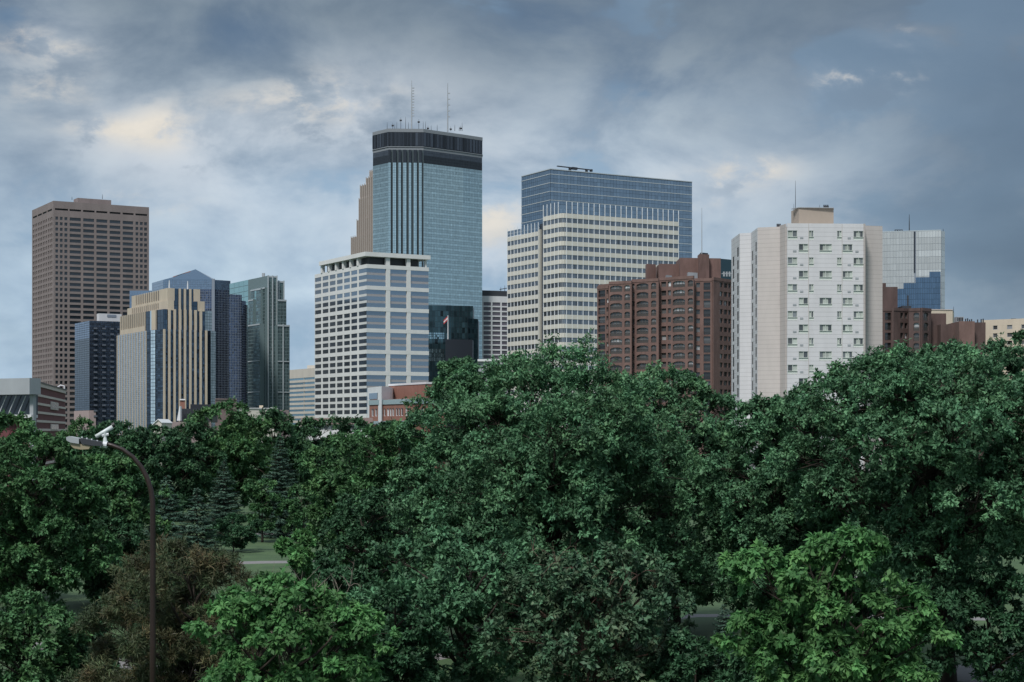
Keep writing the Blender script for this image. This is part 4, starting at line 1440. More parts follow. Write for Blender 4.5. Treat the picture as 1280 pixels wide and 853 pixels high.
# ------------------------------------------------------------------ striped brick hall, left edge
def striped_hall():
    X = lambda z: z * .1876
    Y = lambda z: 390 + z * .1876
    r = thing('striped_brick_hall', 'maroon brick hall with pale stripes and a grey metal fascia, left edge of the skyline', 'hall', tuple(P(20, 280)))
    c, e = P(45.5, 250), P(81.6, 300)
    l = P(-90, 262)
    zt = Z(476.5, 250)
    w, st = MB(), MB()
    w.prism([l, c, e, P(60, 330), P(-90, 330)], 0, zt - .3)
    a, n, Ln = edge(c, e)
    wins = []
    z = zt - .75
    st.box(c, a, n, 0, Ln, 0, .16, z, z + .55)
    k = 0
    while z > 1:
        z -= 1.12
        st.box(c, a, n, 0, Ln, 0, .10, z - .36, z)
        z -= .18
        k += 1
    w.build('wall', 'stripe_brick', r)
    st.build('stripe', 'stripe_pale', r)
    cp = MB(); cp.box(c, a, n, -.2, Ln + .2, -.3, .25, zt - .2, zt); cp.build('coping', 'dark_metal', r)
    for (y0, y1) in ((600, 652), (748, 788)):
        q = MB(); s0, s1 = s_px(c, e, X(333)), s_px(c, e, X(382))
        q.box(c, a, n, s0, s1, .05, .2, Z(Y(y1), 275), Z(Y(y0), 275)); fo = q.build('window', 'stripe_pale', r)
        p = MB()
        for k in range(3):
            p.box(c, a, n, s0 + .3 + (s1 - s0 - .3) * k / 3, s0 + (s1 - s0 - .3) * (k + 1) / 3, .2, .23, Z(Y(y1), 275) + .15, Z(Y(y0), 275) - .15, 6)
        po = p.build('pane', 'brick_window', None); po.data.transform(__import__('mathutils').Matrix.Translation(-ORIG[r.name])); po.parent = fo
    al, nl, Ll = edge(l, c)
    f = MB(); f.box(l, al, nl, 0, Ll + .9, 0, 2.2, Z(493.5, 250), Z(473.3, 250)); f.build('fascia', 'grey_metal', r)
    gsh = MB(); gsh.box(l, al, nl, 0, Ll + .3, 0, .4, Z(519, 250), Z(493.5, 250) - .02); gsh.build('glazing', 'dark_window', r)
    sb = MB(); sb.box(l, al, nl, Ll * .3, Ll + .3, 0, 1.3, Z(522.5, 250), Z(518.5, 250)); sb.build('canopy', 'pale_concrete', r)
    ps = MB(); ps.box(l, al, nl, Ll - .35, Ll + .4, .4, 1.0, 0, Z(494, 250)); ps.build('column', 'grey_metal', r)
    for k in range(9):
        x0 = Ll - 1.2 - k * 2.05
        q = MB()
        p0, p1 = l + al * (x0 - 1.6) + nl * .9, l + al * x0 + nl * .9
        q.tube([(p0.x, p0.y, Z(517, 250)), (p1.x, p1.y, Z(494.5, 250))], .07, 6); q.build('strut', 'pale_metal', r)
    sc_ = MB(); p = P(80.5, 302); sc_.tube([(p.x, p.y, zt - 1), (p.x, p.y, Z(482.5, 300)), (p.x - .7, p.y, Z(481.6, 300)), (p.x - 1.2, p.y, Z(484, 300))], .14, 6); sc_.build('floodlight', 'pale_metal', r)
striped_hall()

# ------------------------------------------------------------------ low buildings along the tree line
def low_buildings():
    r = thing('red_brick_block', 'low red brick block with white corner, below the white framed tower', 'building', tuple(P(510, 430)))
    w, st, wins = MB(), MB(), []
    pl, pc, pr = corner(533.8, 420, 487, 556)
    zt = Z(479, 420)
    w.prism(quad(pl, pc, pr), 0, zt - .2)
    a, n, Ln = edge(pl, pc)
    rows = [(zt - 6.3, zt - 4.6)]
    cols = pxcols(pl, pc, [(493.5 + 4.35 * k, 496.6 + 4.35 * k) for k in range(8)])
    facade(w, wins, pl, pc, rows, cols, 0, zt - .25, .3, e1=.28)
    ar, nr, Lr = edge(pc, pr)
    facade(w, wins, pc, pr, rows, [(.8, 2.6), (3.2, 5)], 0, zt - .25, .3)
    for z0, z1, d in ((zt - .25, zt + .25, .42), (zt - 4.3, zt - 3.7, .36), (zt - 6.9, zt - 6.4, .36)):
        st.box(pl, a, n, 0, Ln + d - .02, 0, d, z0, z1); st.box(pc, ar, nr, 0, Lr, 0, d, z0, z1)
    ql, qc, qr = corner(516.6, 405, 463, 545)
    z2 = Z(497, 405)
    w.prism(quad(ql, qc, qr), 0, z2 - .2)
    a, n, Ln = edge(ql, qc)
    cols = pxcols(ql, qc, [(465.6, 468.4), (470, 472.6), (474.5, 477), (477.8, 480.2), (481, 483.2), (485, 487.4), (488.3, 490.6), (491.5, 494), (496, 498.4), (499.3, 501.6), (502.5, 505), (508, 510.5), (512, 515)])
    facade(w, wins, ql, qc, [(z2 - 11.2, z2 - 9.0), (z2 - 4.4, z2 - 2.5)], cols, 0, z2 - .25, .3, e1=.28)
    a2, n2, L2 = edge(qc, qr)
    facade(w, wins, qc, qr, [(z2 - 4.4, z2 - 2.5)], even(4, L2, .5), 0, z2 - .25, .3)
    w.build('wall', 'brick_red', r)
    tb = MB()
    for z0, z1, d in ((z2 - 1.5, z2 - .3, .5), (z2 - 6.4, z2 - 5.6, .4)):
        tb.box(ql, a, n, 0, Ln + d - .02, 0, d, z0, z1); tb.box(qc, a2, n2, 0, L2, 0, d, z0, z1)
    tb.build('cornice', 'teal_band', r)
    st.build('stone_band', 'pale_concrete', r)
    framed_windows(r, wins, 'brick_window', 'pale_concrete', 2, 1)
    wh = MB()
    p0, p1, p2 = P(459.3, 432), P(477, 418), P(487.6, 424)
    zt2 = Z(483.3, 420)
    wh.prism([p0, p1, p2, p2 + Vector((0, 16)), p0 + Vector((0, 10))], 0, zt2); wh.build('white_corner', 'white_paint', r)
    a, n, Ln = edge(p0, p1)
    q = MB(); q.box(p0, a, n, Ln * .17, Ln * .74, .02, .2, Z(499, 425), Z(491.5, 425), 1.0); q.build('corner_window', 'frame_glass', r)

    b = thing('long_low_hall', 'long low hall with mauve roof and white wall, below the white framed tower', 'hall', tuple(P(420, 400)))
    q = MB(); q.prism([P(376, 388), P(466, 380), P(466, 400), P(376, 408)], Z(530.5, 384), Z(522.6, 384)); q.build('roof', 'mauve_roof', b)
    q = MB(); q.prism([P(377, 389), P(465, 381), P(465, 399), P(377, 407)], 0, Z(530.5, 384)); q.build('wall', 'pale_concrete', b)
    for k in range(10):
        q = MB(); A, B = P(377, 389), P(465, 381); a, n, Ln = edge(A, B)
        q.box(A, a, n, Ln * (.05 + .095 * k), Ln * (.09 + .095 * k), .02, .15, Z(537, 384), Z(532.5, 384)); q.build('window', 'brick_window', b)
    q = MB(); p = P(409, 384); q.tube([(p.x, p.y, Z(530, 384)), (p.x, p.y, Z(525.8, 384))], .2, 8); q.build('roof_vent', 'pale_metal', b)

    d = thing('dark_clad_hall', 'low hall with a dark ribbed upper storey over a pinkish wall, below the gold tower', 'hall', tuple(P(240, 430)))
    q = MB(); q.prism([P(201, 418), P(264, 424), P(264, 450), P(201, 450)], 0, Z(527.5, 420)); q.build('wall', 'pink_wall', d)
    q = MB(); q.prism([P(224.5, 424), P(262, 426), P(272, 438), P(272, 450), P(224.5, 450)], Z(527.5, 420), Z(511, 424))
    A, B = P(224.5, 424), P(262, 426); a, n, Ln = edge(A, B)
    for k in range(20):
        q.box(A, a, n, Ln * k / 20, Ln * (k + .5) / 20, .0, .12, Z(527, 424), Z(511.2, 424), 1.3)
    q.build('upper_storey', 'dark_metal', d)
    q = MB(); q.prism([P(238, 444), P(271, 448), P(271, 456), P(238, 456)], Z(512, 424), Z(505.7, 446)); q.build('roof_unit', 'dark_metal', d)
    q = MB(); q.prism([P(225, 436), P(231.2, 436), P(231.2, 440), P(225, 440)], Z(512, 436), Z(500.5, 436)); ch = q.build('chimney', 'brick_red', d)
    q = MB(); q.prism([P(224.6, 435.7), P(231.6, 435.7), P(231.6, 440.3), P(224.6, 440.3)], Z(500.5, 436), Z(499, 436)); q.build('chimney_cap', 'white_paint', d)
    q = MB(); A, B = P(221, 421), P(225.4, 421); a, n, Ln = edge(A, B)
    q.vpoly(A, a, n, [(0, Z(526, 421)), (Ln, Z(526, 421)), (Ln, Z(508, 421)), (Ln * .75, Z(508, 421))], -2, 0); q.build('buttress', 'white_paint', d)
    gbl = thing('white_gable_house', 'small white gabled house front above the trees, below the gold tower', 'house', tuple(P(196, 400)))
    q = MB(); A, B = P(190.6, 398), P(202, 398); a, n, Ln = edge(A, B)
    q.vpoly(A, a, n, [(0, 0), (Ln, 0), (Ln, Z(529.5, 398)), (Ln * .62, Z(525, 398)), (0, Z(532, 398))], -12, 0); q.build('wall', 'beige_band', gbl)
    q = MB(); q.vpoly(A, a, n, [(-.15, Z(532.4, 398)), (Ln * .62, Z(525, 398)), (Ln + .15, Z(529.3, 398)), (Ln + .15, Z(528.4, 398)), (Ln * .62, Z(523.9, 398)), (-.15, Z(531.3, 398))], -12.2, .25); q.build('roof', 'white_paint', gbl)
    q = MB(); q.box(A, a, n, Ln * .3, Ln * .6, .02, .08, Z(536, 398), Z(531, 398)); q.build('window', 'brick_window', gbl)

    e = thing('beige_low_block', 'low beige block with rooftop boxes, at the foot of the teal glass tower', 'building', tuple(P(330, 620)))
    q = MB(); q.prism([P(299, 600), P(347, 606), P(347, 640), P(299, 640)], 0, Z(511, 602)); q.build('wall', 'beige_band', e)
    q = MB(); q.prism([P(347, 606), P(361, 610), P(361, 640), P(347, 640)], 0, Z(512.5, 606)); q.build('wing', 'pink_wall', e)
    q = MB(); A, B = P(299, 600), P(347, 606); a, n, Ln = edge(A, B)
    q.box(A, a, n, 0, Ln, -.2, .3, Z(511, 602), Z(510, 602)); q.build('coping', 'pale_concrete', e)
    q = MB(); q.prism([P(324, 612), P(328.8, 612), P(328.8, 616), P(324, 616)], Z(512, 602), Z(507, 612)); q.build('rooftop_box', 'gold_stone', e)
    q = MB(); q.prism([P(338, 612), P(343, 612), P(343, 616), P(338, 616)], Z(512, 602), Z(509.4, 612)); q.build('roof_unit', 'white_paint', e)
    A, B = P(347, 606), P(361, 610); a, n, Ln = edge(A, B)
    q = MB(); q.box(A, a, n, Ln * .15, Ln * .7, .02, .2, Z(518, 606), Z(515, 606)); q.build('window', 'mauve_window', e)
    p = thing('mauve_box_building', 'plain mauve block in front of the dark gridded glass wings', 'building', tuple(P(283, 720)))
    q = MB(); q.prism([P(269, 700), P(296, 706), P(296, 730), P(269, 730)], 0, Z(499.5, 702)); q.build('wall', 'mauve_roof', p)
    q = MB(); q.prism([P(268.8, 699.6), P(296.2, 705.6), P(296.2, 706.4), P(268.8, 700.4)], Z(499.5, 702), Z(498.6, 702)); q.build('coping', 'pink_wall', p)
    f = thing('white_roof_pavilion', 'small pale flat roofed building, right of the dark reflected block with the flag', 'building', tuple(P(612, 620)))
    q = MB(); q.prism([P(598, 600), P(624, 600), P(624, 630), P(598, 630)], 0, Z(452, 600)); q.build('wall', 'grey_metal', f)
    q = MB(); q.prism([P(597, 599), P(625, 599), P(625, 631), P(597, 631)], Z(452, 600), Z(449.3, 600)); q.build('roof', 'white_paint', f)
low_buildings()

# ------------------------------------------------------------------ street lamp with camera
def street_lamp():
    D = 40.0
    base = P(191, D)
    r = thing('street_lamp', 'curved bronze street lamp with a white camera on its arm, left foreground', 'street lamp', (*base, 0))
    pts = [(base.x, D, 0), (base.x, D, Z(800, D)), (base.x, D, Z(662, D)), (base.x, D, Z(640, D))]
    for (px, py) in ((190.8, 628), (188.5, 612), (184, 598), (176.5, 584), (166, 571.5), (153, 562), (140, 557), (128, 554)):
        pts.append((P(px, D).x, D, Z(py, D)))
    q = MB()
    q.tube(pts, [.080, .072, .067, .065, .063, .061, .059, .057, .054, .051, .049, .046], 14)
    q.build('pole', 'pole_bronze', r, smooth=True)
    b = MB(); b.tube([(base.x, D, 0), (base.x, D, .28)], [.22, .19], 12); b.build('base', 'pole_bronze', r)
    def XZ(px, py):
        return (P(px, D).x, Z(py, D))
    def ext(pxs, hw):
        mb = MB()
        k = len(pxs)
        v = [(XZ(*p)[0], D - hw, XZ(*p)[1]) for p in pxs] + [(XZ(*p)[0], D + hw, XZ(*p)[1]) for p in pxs]
        fs = [(i, i + k, (i + 1) % k + k, (i + 1) % k) for i in range(k)] + [tuple(range(k)), tuple(range(2 * k - 1, k - 1, -1))]
        mb.add(v, fs)
        return mb
    h = ext([(101, 548.5), (104, 547.8), (116, 550.2), (129, 552.6), (129.5, 557.6), (117, 557.2), (104, 555)], .16); h.build('lamp_housing', 'dark_metal', r)
    h = ext([(85, 546.8), (88, 545.6), (101, 548.2), (101, 555), (90, 553.2), (85.5, 550.5)], .18); h.build('lamp_cap', 'grey_metal', r)
    h = ext([(89, 554), (104, 555.4), (115, 557.6), (112.5, 561.6), (103, 562.2), (94, 560.5), (90.5, 557.5)], .13); h.build('lamp_lens', 'lamp_lens', r)
    for (x, y) in ((104, 547.2), (110, 548.6), (116, 549.8), (123, 551.6), (127, 558.6), (106, 556.2)):
        q = MB(); X_, Z_ = XZ(x, y); q.tube([(X_, D - .1, Z_ - .02), (X_, D - .1, Z_ + .025)], .018, 6); q.build('bolt', 'pale_metal', r)
    c = MB()
    x0, z0 = XZ(120.3, 546.2); x1, z1 = XZ(140.2, 533.8)
    c.tube([(x0, D - .05, z0), (x1, D + .05, z1)], [.046, .052], 14)
    cam_o = c.build('camera_body', 'camera_white', r, smooth=True)
    c = MB(); xa, za = XZ(139.5, 533.9); xb, zb = XZ(142.6, 531.9); c.tube([(xa, D + .047, za + .03), (xb, D + .06, zb + .02)], .062, 14)
    co_ = c.build('camera_cap', 'iron', r)
    c = MB(); xa, za = XZ(131, 541); xb, zb = XZ(131.6, 554); c.tube([(xa, D, za), (XZ(131.2, 547)[0], D, XZ(131.2, 547)[1]), (xb, D, zb)], [.05, .035, .06], 10); c.build('camera_bracket', 'camera_white', r)
    c = MB(); xa, za = XZ(127.5, 544.8); xb, zb = XZ(135.5, 543); c.tube([(xa, D - .02, za), (xb, D + .02, zb)], .04, 8); c.build('camera_mount', 'pale_metal', r)
    c = MB(); c.tube([(XZ(129, 555.5)[0], D, XZ(129, 555.5)[1]), (XZ(134, 556.4)[0], D, XZ(134, 556.4)[1])], .085, 12); c.build('clamp', 'pale_metal', r)
street_lamp()

# ------------------------------------------------------------------ trees
def leaf_mesh(name, pos, axis, nrm, length, width, tint, hue, matname):
    n = len(pos)
    side = np.cross(axis, nrm)
    side /= np.linalg.norm(side, axis=1, keepdims=True) + 1e-9
    Lh, Wh = length[:, None], width[:, None]
    v = np.empty((n, 4, 3), np.float32)
    v[:, 0] = pos
    v[:, 1] = pos + axis * Lh * .5 + side * Wh * .5 + nrm * Lh * .04
    v[:, 2] = pos + axis * Lh - nrm * Lh * .12
    v[:, 3] = pos + axis * Lh * .5 - side * Wh * .5 + nrm * Lh * .04
    me = bpy.data.meshes.new(name)
    me.vertices.add(4 * n)
    me.vertices.foreach_set('co', v.ravel())
    me.loops.add(4 * n)
    me.loops.foreach_set('vertex_index', np.arange(4 * n, dtype=np.int32))
    me.polygons.add(n)
    me.polygons.foreach_set('loop_start', np.arange(0, 4 * n, 4, dtype=np.int32))
    for nm, arr in (('tint', tint), ('hue', hue)):
        a = me.attributes.new(nm, 'FLOAT', 'FACE')
        a.data.foreach_set('value', np.clip(arr, 0, 4).astype(np.float32))
    me.materials.append(MATS[matname])
    me.update()
    return me
def unit(a):
    return a / (np.linalg.norm(a, axis=-1, keepdims=True) + 1e-9)
def spray_leaves(rng, cc, out_, rc, nspray, nleaf, leaf, matname, name, up=.35, spread=.8, droop=.35, aspect=.5, hue_p=.3, needle=False):
    M_ = len(cc)
    d = unit(out_[:, None, :] * .7 + np.array([0, 0, up + .15]) + rng.normal(0, spread, (M_, nspray, 3)))
    ln = rc[:, None] * rng.uniform(.55, 1.25, (M_, nspray))
    ctint = rng.normal(1, .22, M_)
    chue = rng.random(M_) ** 1.6 * hue_p * 2
    stint = ctint[:, None] * rng.normal(1, .10, (M_, nspray))
    t = rng.uniform(.22, 1.0, (M_, nspray, nleaf))
    t[:, :, 0] = 1.0
    sag = np.zeros((M_, nspray, nleaf, 3)); sag[..., 2] = -(t ** 2) * (ln[:, :, None]) * .22 * droop * 2
    pos = cc[:, None, None, :] + d[:, :, None, :] * (t * ln[:, :, None])[..., None] + sag + rng.normal(0, .05, (M_, nspray, nleaf, 3)) * rc[:, None, None, None]
    ax = unit(d[:, :, None, :] * (1.2 if needle else .6) + rng.normal(0, .75, (M_, nspray, nleaf, 3)) + np.array([0, 0, -droop]))
    nr = unit(np.array([0, 0, .55]) + d[:, :, None, :] * .75 + rng.normal(0, .42, (M_, nspray, nleaf, 3)))
    nr = unit(nr - ax * np.sum(nr * ax, -1, keepdims=True))
    K_ = M_ * nspray * nleaf
    lens = leaf * rng.uniform(.5, 1.45, K_)
    tint = np.repeat(stint.ravel(), nleaf) * rng.normal(1, .13, K_)
    hue = np.clip(np.repeat(np.repeat(chue, nspray), nleaf) + rng.normal(0, .12, K_), 0, 1)
    return leaf_mesh(name, pos.reshape(-1, 3), ax.reshape(-1, 3), nr.reshape(-1, 3), lens, lens * aspect, np.clip(tint, .45, 1.8), hue, matname)
def limb_path(rng, p0, p1, n=5, wob=.12, sag=0.0):
    p0, p1 = np.array(p0, float), np.array(p1, float)
    L_ = np.linalg.norm(p1 - p0)
    pts = []
    off = rng.normal(0, wob * L_ * .35, (2, 3))
    for i in range(n + 1):
        t = i / n
        q = p0 * (1 - t) + p1 * t + off[0] * math.sin(math.pi * t) + off[1] * math.sin(2 * math.pi * t) * .4
        q[2] += L_ * .10 * math.sin(math.pi * t) - sag * t * t
        pts.append(q)
    return pts
def broadleaf(seed, H, Wd, zlow, nb, nc, nspray, nleaf, leaf, leafm, br=None, stems=1, trunk_r=None, hue_p=.3, aspect=.5, bark='bark', droop=.35, spread=.8, crown_up=.5, twigs=True, lobes=()):
    """crown of many boughs; each bough a shell of clumps; each clump a burst of leafy sprays"""
    rng = np.random.default_rng(seed)
    rx = Wd / 2
    zc = zlow + (H - zlow) * crown_up
    br = br or min(rx, (H - zlow) / 2) * .36
    cents = []
    tries = 0
    gold = math.pi * (3 - 5 ** .5)
    ang0 = rng.uniform(0, 6.28)
    for i in range(nb):
        zz = 1 - 2 * (i + .5) / nb
        rr = math.sqrt(max(0, 1 - zz * zz))
        a = ang0 + gold * i + rng.normal(0, .15)
        f = rng.uniform(.72, 1.05)
        hz = (H - zc - br * .55) if zz > 0 else (zc - zlow - br * .3)
        taper = 1.0 if zz > -.2 else 1.0 - .35 * (-zz - .2)
        cents.append((rr * math.cos(a) * (rx - br * .75) * f * taper, rr * math.sin(a) * (rx - br * .75) * f * taper, zc + zz * hz * (f if zz < .6 else 1) + rng.normal(0, .12) * br))
    ninner = max(2, nb // 5)
    for i in range(ninner):
        a = rng.uniform(0, 6.28); q = rng.uniform(.1, .45)
        cents.append((math.cos(a) * rx * q, math.sin(a) * rx * q, zc + rng.uniform(-.3, .5) * (H - zc)))
    cents += [tuple(q) for q in lobes]
    cents = np.array(cents)
    tr_ = trunk_r or H * .018
    mb = MB()
    # trunk(s)
    fork = zlow + (H - zlow) * .18
    limbs = []
    for s in range(stems):
        ax_, ay_ = (rng.normal(0, .25, 2) if stems > 1 else (0, 0))
        tx, ty = rng.normal(0, .05 * H, 2) if stems == 1 else rng.normal(0, .10 * H, 2)
        pts = [(ax_, ay_, -.1), (ax_ + tx * .1, ay_ + ty * .1, fork * .4), (ax_ + tx * .3, ay_ + ty * .3, fork), (tx * .7, ty * .7, fork + (H - fork) * .4), (tx, ty, H * .86)]
        k = 1 / math.sqrt(stems)
        mb.tube(pts, [tr_ * 1.35 * k, tr_ * k, tr_ * .85 * k, tr_ * .45 * k, tr_ * .10], 9)
        limbs.append(pts)
    cl, ou, rcs = [], [], []
    for c in cents:
        st = limbs[int(rng.integers(stems))]
        zs = np.clip(c[2] - np.hypot(c[0], c[1]) * .75, fork * .75, H * .7)
        base = np.array([np.interp(zs, [p[2] for p in st], [p[k] for p in st]) for k in (0, 1)] + [zs])
        lp = limb_path(rng, base, c, 5, .2)
        Ll = np.linalg.norm(c - base)
        r0 = min(tr_ * .5, .025 + Ll * .014)
        mb.tube(lp, [r0 * (1 - .72 * i / 5) for i in range(6)], 6)
        b_r = br * rng.uniform(.75, 1.25)
        dirs = unit(rng.normal(0, 1, (nc, 3)) + np.array([0, 0, .55]))
        outc = unit((c - np.array([0, 0, zc - .25 * (H - zlow)]))[None, :])
        dirs = unit(dirs + outc * .35)
        rad = b_r * rng.uniform(.5, 1.05, nc) ** .7
        cp = c + dirs * rad[:, None] * np.array([1, 1, .62])
        cl.append(cp); ou.append(dirs)
        rcs.append(b_r * rng.uniform(.20, .36, nc))
        if twigs:
            for q in cp[::2]:
                st_ = lp[int(rng.integers(3, 6))]
                mb.tube(limb_path(rng, st_, q, 2, .15), [r0 * .26, r0 * .18, r0 * .09], 4)
    cc, out_, rc = np.concatenate(cl), np.concatenate(ou), np.concatenate(rcs)
    crown = spray_leaves(rng, cc, out_, rc, nspray, nleaf, leaf, leafm, 'crown', hue_p=hue_p, aspect=aspect, droop=droop, spread=spread)
    mb_t = mb
    me = bpy.data.meshes.new('trunk')
    me.from_pydata(mb_t.v, [], mb_t.f)
    at = me.attributes.new('tint', 'FLOAT', 'FACE'); at.data.foreach_set('value', mb_t.t)
    me.materials.append(MATS[bark]); me.polygons.foreach_set('use_smooth', [True] * len(me.polygons)); me.update()
    return me, crown
def spruce(seed, H, Wd, leafm='leaf_spruce'):
    rng = np.random.default_rng(seed)
    mb = MB()
    mb.tube([(0, 0, -.1), (0, 0, H * .5), (0, 0, H)], [H * .018, H * .011, .01], 8)
    P_, A_, N_, S_, T_ = [], [], [], [], []
    nl = int(H * 4.2)
    for i in range(nl):
        f = i / (nl - 1)
        z0_ = H * (.05 + .94 * f)
        rad = Wd / 2 * (1 - f) ** .82 * rng.uniform(.85, 1.1) + .12
        nbr = int(11 - 5 * f)
        a0 = rng.uniform(0, 6.28)
        for k in range(nbr):
            a = a0 + 6.283 * k / nbr + rng.normal(0, .2)
            z = z0_ + rng.uniform(-.5, .5) * H / nl * 1.6
            r = rad * rng.uniform(.7, 1.12)
            tip = np.array([math.cos(a) * r, math.sin(a) * r, z - r * .22 + r * .12])
            b0 = np.array([0, 0, z])
            if k % 2 == 0:
                mb.tube([b0, (b0 + tip) / 2 - np.array([0, 0, r * .08]), tip], [.03, .02, .006], 4)
            n = max(14, int(95 * r / 1.5))
            t = rng.uniform(.12, 1, n) ** .75
            d = unit(tip - b0)
            sd = np.array([-math.sin(a), math.cos(a), 0])
            wv = rng.uniform(-1, 1, n) * (.30 * r * (1.05 - t) + .05)
            p = b0 + d * (t * r)[:, None] + sd * wv[:, None]
            p[:, 2] -= np.sin(t * 3.1) * r * .08 + np.abs(wv) * .25 + rng.uniform(0, .06, n)
            ax = unit(d * .8 + sd * (np.sign(wv) * .8)[:, None] + rng.normal(0, .25, (n, 3)) + np.array([0, 0, -.18]))
            P_.append(p); A_.append(ax); N_.append(unit(np.array([0, 0, 1.0]) + rng.normal(0, .4, (n, 3))))
            S_.append(rng.uniform(.10, .22, n)); T_.append(np.full(n, max(.5, rng.normal(1, .2))) * (.8 + .35 * t))
    p, a, n_, s, t = (np.concatenate(q) for q in (P_, A_, N_, S_, T_))
    n_ = unit(n_ + unit(p * np.array([1, 1, 0])) * .7)
    n_ = unit(n_ - a * np.sum(n_ * a, 1, keepdims=True))
    crown = leaf_mesh('crown', p, a, n_, s * 1.25, s * .34, t, np.clip(t - .8, 0, 1), leafm)
    me = bpy.data.meshes.new('trunk')
    me.from_pydata(mb.v, [], mb.f)
    at = me.attributes.new('tint', 'FLOAT', 'FACE'); at.data.foreach_set('value', mb.t)
    me.materials.append(MATS['bark']); me.update()
    return me, crown
def plant(name, label, cat, meshes, px, D, rot=0.0, sc=1.0, group=None, z=0.0):
    p = P(px, D)
    r = thing(name, label, cat, (p.x, p.y, z), group)
    r.rotation_euler[2] = rot
    r.scale = (sc, sc, sc)
    for nm, me in zip(('trunk', 'crown'), meshes):
        o = bpy.data.objects.new(nm, me)
        COL.objects.link(o)
        o.parent = r
    return r
BT = 'broadleaf trees in the park'
def tree(seed, px, D, top, wpx, low, label, leafm, nb, nc, nspray=11, nleaf=12, leaf=.17, name='tree', cat='tree', group=BT, **kw):
    H = Z(top, D)
    Wd = wpx / F * D
    lowz = max(.3, Z(low, D))
    ms = broadleaf(seed, H, Wd, lowz, nb, nc, nspray, nleaf, leaf, leafm, **kw)
    plant(name, label, cat, ms, px, D, group=group)
    return ms

# the large trees across the middle and the right
tree(11, 700, 75, 440, 370, 830, 'largest broad dark green tree in the centre, reaching up before the cream finned tower', 'leaf_blue_green', 46, 24, 11, 15, .165, hue_p=.35)
tree(12, 582, 79, 450, 195, 830, 'tall green tree left of the centre crown, before the dark reflected block with the flag', 'leaf_blue_green', 30, 23, 11, 14, .165)
tree(13, 845, 84, 466, 230, 760, 'rounded green tree rising before the brick apartment tower', 'leaf_blue_green', 32, 23, 11, 13, .175, hue_p=.5)
tree(14, 1180, 67, 430, 430, 720, 'great spreading dark green tree filling the right side, dark forked trunk showing', 'leaf_blue_green', 56, 25, 11, 15, .15, trunk_r=.40)
tree(15, 985, 74, 496, 220, 800, 'green tree below the white apartment slab, between the two largest crowns', 'leaf_blue_green', 42, 24, 11, 14, .165)
tree(16, 1290, 92, 410, 90, 640, 'dark tree poking up at the right edge before the beige block', 'leaf_deep_green', 14, 18, 9, 10, .21)
tree(17, 492, 96, 528, 170, 790, 'mid green tree in front of the low red brick block', 'leaf_mid_green', 24, 20, 9, 11, .23)
tree(18, 432, 112, 538, 120, 760, 'lighter green rounded tree in front of the long low hall', 'leaf_mid_green', 20, 19, 9, 10, .24, hue_p=.5)
# the back row of the park
m1 = tree(21, 285, 195, 507, 122, 680, 'bright crowned tree standing highest in the back row, below the teal glass tower', 'leaf_mid_green', 20, 18, 10, 11, .34, hue_p=.6)
m2 = tree(22, 345, 205, 513, 115, 680, 'deep green tree beside the bright crowned one in the back row', 'leaf_deep_green', 18, 18, 10, 11, .35, hue_p=.4)
m3 = tree(23, 208, 190, 530, 140, 690, 'dark broad tree in the back row under the gold tower', 'leaf_deep_green', 20, 18, 10, 11, .34)
tree(24, 150, 195, 526, 130, 690, 'dark rounded tree behind the lamp head, below the dark navy block', 'leaf_deep_green', 18, 18, 10, 11, .35)
tree(25, 136, 98, 562, 130, 800, 'tree with yellowish upper leaves right behind the lamp arm', 'leaf_mid_green', 20, 18, 10, 10, .23, hue_p=.5)
tree(26, 48, 88, 542, 190, 790, 'large dark green tree on the left, below the striped brick hall', 'leaf_mid_green', 28, 20, 10, 11, .21, hue_p=.25)
tree(27, -8, 92, 508, 140, 800, 'dark tree cut by the left edge of the frame', 'leaf_mid_green', 20, 18, 10, 10, .21)
for i, (ms, px, D, rot, sc, lb) in enumerate((
        (m2, 392, 230, 1.3, .95, 'small distant tree behind the lighter rounded tree, before the long low hall'),
        (m3, 470, 200, 2.2, 1.06, 'distant dark tree behind the mid green tree near the red brick block'),
        (m1, 112, 225, 4.0, .87, 'distant tree peeking between the striped hall and the lamp head'),
        (m2, 245, 225, 2.9, .90, 'distant dark tree behind the back row, under the dark clad hall'),
        )):
    plant('tree', lb, 'tree', ms, px, D, rot, sc, BT)
# understorey
SH = 'shrubs under the trees'
def shrub(seed, px, D, top, wpx, label, leafm='leaf_deep_green', nb=15, **kw):
    k = dict(name='shrub', cat='shrub', group=SH, hue_p=.12); k.update(kw)
    return tree(seed, px, D, top, wpx, 990, label, leafm, nb, 15, 9, 10, .19, **k)
tree(31, 292, 140, 643, 78, 694, 'low dark rounded tree on the lawn beside the path', 'leaf_deep_green', 12, 15, 9, 9, .23, group=None, hue_p=.1)
tree(32, 328, 152, 600, 52, 690, 'small pale green sapling between the two spruces', 'leaf_mid_green', 9, 13, 8, 9, .23, group=None, hue_p=.5)
tree(33, 380, 152, 608, 76, 690, 'small green tree at the foot of the taller spruce', 'leaf_mid_green', 10, 14, 8, 9, .23, group=None)
shrub(34, 470, 84, 610, 150, 'shaded shrub below the crowns left of centre', 'leaf_deep_green', 18)
shrub(35, 575, 63, 668, 270, 'dark shrub at the bottom, left of the reddish twigs', 'leaf_blue_green', 24)
shrub(36, 745, 60, 684, 280, 'scrubby olive shrub with reddish bare twigs, bottom centre', 'leaf_olive', 26, bark='twig_red', hue_p=.22)
shrub(37, 1240, 64, 705, 200, 'dark shrub under the great right hand tree', nb=18)
shrub(38, 1150, 84, 690, 170, 'shaded undergrowth shrub behind the dark forked trunk', nb=16)
shrub(39, 960, 88, 650, 170, 'shaded shrub behind the bright bush at lower right', nb=16)
